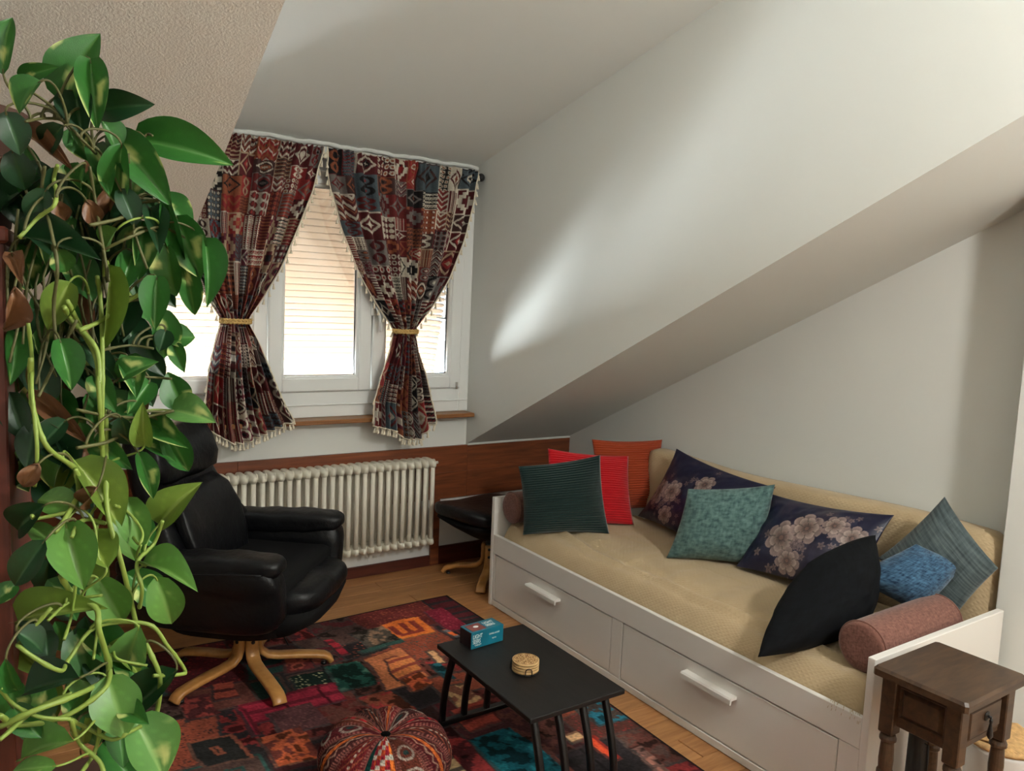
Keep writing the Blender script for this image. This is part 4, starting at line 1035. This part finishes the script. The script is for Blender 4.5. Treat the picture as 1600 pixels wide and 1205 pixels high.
KIND = {'b': [leaf_mesh(10+i, (104, 150, 70), (84, 132, 58), (140, 176, 100), -.9) for i in range(4)],
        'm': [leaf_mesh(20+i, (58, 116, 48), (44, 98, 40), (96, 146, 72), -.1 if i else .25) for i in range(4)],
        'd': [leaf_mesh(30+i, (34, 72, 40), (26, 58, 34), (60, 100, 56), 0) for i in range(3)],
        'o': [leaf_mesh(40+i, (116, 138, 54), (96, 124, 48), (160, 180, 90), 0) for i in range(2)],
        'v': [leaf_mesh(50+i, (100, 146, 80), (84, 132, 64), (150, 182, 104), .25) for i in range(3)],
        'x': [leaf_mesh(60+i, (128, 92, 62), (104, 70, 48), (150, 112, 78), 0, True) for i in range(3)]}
def depth_at(px): return .80+.17*min(max(px, 0), 300)/300
def leaf(bx_, by_, tx_, ty_, wpx, kind, dd=0., droll=None):
    dep = depth_at((bx_+tx_)/2)+dd; A = deep(bx_, by_, dep); dt = random.uniform(-.03, .02); B = deep(tx_, ty_, dep+dt)
    x = B-A; Ln = x.length; x.normalize()
    tocam = (Vector((0, 0, CAM_H))-A).normalized(); nz = (tocam*.8+Vector((random.uniform(-.35, .35), random.uniform(-.2, .2), .35+random.uniform(-.2, .3)))).normalized()
    if droll: nz = (nz+droll*CR).normalized()
    yv = nz.cross(x).normalized(); z = x.cross(yv)
    wm = wpx/F_PX*dep*1.12
    me = random.choice(KIND[kind]); Mx = Matrix((x*Ln, yv*wm, z*Ln*.95)).transposed().to_4x4(); Mx.translation = A-PO
    put('leaf', me, plant, mat=Mx); return A, x
LV = """5 108 8 18 42 m;100 150 143 46 66 m;36 122 80 104 26 m;142 100 150 190 42 m;120 150 127 212 48 d;160 172 226 160 44 d;222 220 358 244 60 m;184 215 261 308 54 m;190 232 180 326 42 m;132 262 116 297 38 m;
250 312 304 352 46 m;262 316 285 420 24 m;278 345 312 432 54 m;320 380 335 468 36 m;290 412 306 496 32 m;262 388 270 466 44 m;222 352 222 432 34 m;182 360 163 392 32 b;40 372 148 394 46 d;90 392 105 428 34 m;
170 425 172 546 28 o;106 446 74 512 44 o;245 438 240 508 40 m;250 488 264 562 42 m;268 530 304 524 40 m;258 518 250 548 26 d;274 542 286 578 24 m;190 590 236 562 34 m;95 536 116 604 42 m;130 540 186 592 32 d;
283 634 262 583 42 m;272 642 328 650 46 v;226 692 220 640 30 o;258 668 298 742 38 m;236 662 282 690 36 m;222 690 272 712 28 m;218 712 243 778 28 m;190 655 206 702 34 d;176 620 214 648 34 m;
55 618 130 686 34 x;58 728 34 762 32 x;35 205 103 248 32 x;22 455 14 522 40 x;136 316 152 352 32 x;86 316 104 346 30 x;150 765 128 796 30 x;20 400 34 440 30 x;
122 728 200 816 58 o;118 792 54 776 42 b;66 792 18 832 46 d;104 826 130 918 62 b;164 882 126 820 54 o;200 784 221 860 44 b;253 814 298 758 50 o;228 884 299 897 44 b;246 908 273 984 50 b;66 850 14 920 42 d;
38 968 140 938 48 o;156 908 192 976 58 b;30 990 76 1016 42 d;116 1062 28 1078 54 d;10 1034 27 1092 26 m;170 1064 196 1152 66 b;272 1052 200 1112 52 d;212 1128 264 1214 74 v;106 1160 10 1176 50 b;82 1198 14 1202 28 b;
22 1108 62 1152 38 m;216 985 190 1052 52 v;198 1108 226 1126 32 m;150 690 196 726 36 m;100 660 60 700 34 d;200 560 214 612 34 m;218 640 196 690 30 m;150 590 178 640 34 m;70 300 44 350 36 d;150 230 170 290 36 m;
206 400 190 452 34 m;190 300 214 350 34 d;236 330 250 388 34 d;232 600 204 640 34 m;96 200 60 240 38 d;20 240 40 300 42 d;10 180 34 240 44 d;60 130 20 170 44 m;110 205 140 250 36 m;160 190 190 236 40 m"""
BASES = []; VPTS = []
for ln in LV.replace('\n', '').split(';'):
    a = ln.split(); BASES.append((*leaf(*[float(v) for v in a[:5]], a[5], random.uniform(-.025, .02)), a[5]))
# deeper leaves that fill the mass
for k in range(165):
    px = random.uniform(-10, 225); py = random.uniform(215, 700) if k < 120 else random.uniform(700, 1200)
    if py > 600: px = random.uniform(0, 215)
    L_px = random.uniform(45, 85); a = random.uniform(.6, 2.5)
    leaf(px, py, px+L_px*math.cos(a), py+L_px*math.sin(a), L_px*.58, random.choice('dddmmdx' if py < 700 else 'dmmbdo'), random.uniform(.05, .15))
def vine(pts, r, kind='stem', dd=-.01, n=6):
    P = [deep(x, y, depth_at(x)+dd+.015*math.sin(i*1.7))-PO for i, (x, y) in enumerate(pts)]
    Q = []
    for i in range(len(P)-1):
        p0, p1, p2, p3 = P[max(i-1, 0)], P[i], P[i+1], P[min(i+2, len(P)-1)]
        for k in range(n):
            t = k/n; Q.append(.5*((2*p1)+(p2-p0)*t+(2*p0-5*p1+4*p2-p3)*t*t+(3*p1-p0-3*p2+p3)*t**3))
    Q.append(P[-1]); VPTS.extend(Q[2:-2]); MB().tube(Q, [r*(1+.22*(math.sin(i*.9) > .93)) for i in range(len(Q))], 7).build('vine', M[kind], plant)
VN = """105 470 125 510 150 560 155 620 160 700 160 725,2.6;48 560 48 608 55 650 75 700 118 733 124 760,2.6;165 640 166 720 168 800 190 880 205 940 215 980 235 1020 250 1060 246 1110 236 1130,2.7;118 733 122 770 102 810 85 832,2.6;
95 900 115 930 150 950 155 985 170 1040 160 1065 110 1090 50 1112 0 1136,3.0;80 950 36 1000 34 1014 92 1048 108 1030 150 980 230 975 262 1010 288 1046 282 1054 240 1056,2.2;0 1118 30 1133 100 1120 160 1080 172 1050 168 1010,2.6;0 1156 60 1106 112 1084,2.2;
105 1122 140 1140 175 1156 202 1144 222 1134,2.2;110 1124 125 1162 155 1190 162 1210,2.4;125 1210 150 1170 158 1110,2.2;232 452 190 476 160 500 125 516,2.4;152 432 157 470 160 540 160 620 158 700,2.4;90 258 84 280 88 300 84 322 60 340 30 372,2.0;
44 505 50 560 50 612 58 700 54 760,2.0;254 814 240 850 214 880 222 920 218 950,2.2;110 800 60 810 50 806,2.0;100 480 112 500 150 545 156 600,2.8;165 818 140 812 122 818 112 840,2.2;170 780 152 820 150 850 156 880,1.9;
320 380 290 372 250 355 200 372 160 392,1.7;250 312 215 320 190 340 140 352,1.9;222 220 230 210 238 212,1.5;120 500 90 560 60 620,1.6;272 642 220 652 170 650 120 640,1.7;226 640 200 670 170 690 120 700,1.9;
180 790 200 800 222 830 218 850 208 840,1.6;75 970 110 940 160 930,1.6;100 1000 112 960 120 900,1.6;146 1030 150 1000 155 960,1.6;205 990 180 1010 184 1030 230 1040,1.5;40 190 70 185 100 190 130 220 150 240,1.5;
70 260 66 300 80 360 90 420 84 480 90 560,1.8;140 260 150 320 160 380 170 440,1.7;200 240 205 300 210 360 230 420,1.5;0 1075 20 1100 60 1120 110 1124,2.0;228 885 214 872 220 852,1.6;240 545 200 540 150 550,1.5;268 592 240 590 200 588,1.4"""
for q in VN.replace('\n', '').split(';'):
    a, r_ = q.split(','); v = [float(x) for x in a.split()]; py_ = v[1]
    r_ = float(r_)
    vine(list(zip(v[::2], v[1::2])), r_*.00105, 'stem' if (r_ >= 2.0 or py_ > 650) else 'stemdark', -.012)
for k in range(26):      # thin old stems in the dense part
    x = random.uniform(20, 220); y = random.uniform(230, 420)
    vine([(x, y), (x+random.uniform(-30, 30), y+70), (x+random.uniform(-40, 40), y+150), (x+random.uniform(-50, 50), y+240)], .0014, 'stemdark', random.uniform(.03, .10), 4)
for A, dx, kd in BASES:      # a leaf stalk from the nearest stem to each leaf
    A = A-PO; cand = sorted(VPTS, key=lambda q: abs((q-A).length-.05)+.3*max(0, q.z-A.z)+.4*max(0, (q-A).dot(dx)))
    V0 = cand[0]; d = (A-V0).length
    if d > .16: continue
    c1 = V0+Vector((0, 0, .35*d)); c2 = A-dx*d*.45; pts = []
    for t in np.linspace(0, 1, 12): pts.append(V0*(1-t)**3+c1*3*t*(1-t)**2+c2*3*t*t*(1-t)+A*t**3)
    MB().tube(pts, [.0017-.0005*t for t in np.linspace(0, 1, 12)], 6).build('petiole', M['stem' if kd in 'bov' else 'stemdark'], plant)
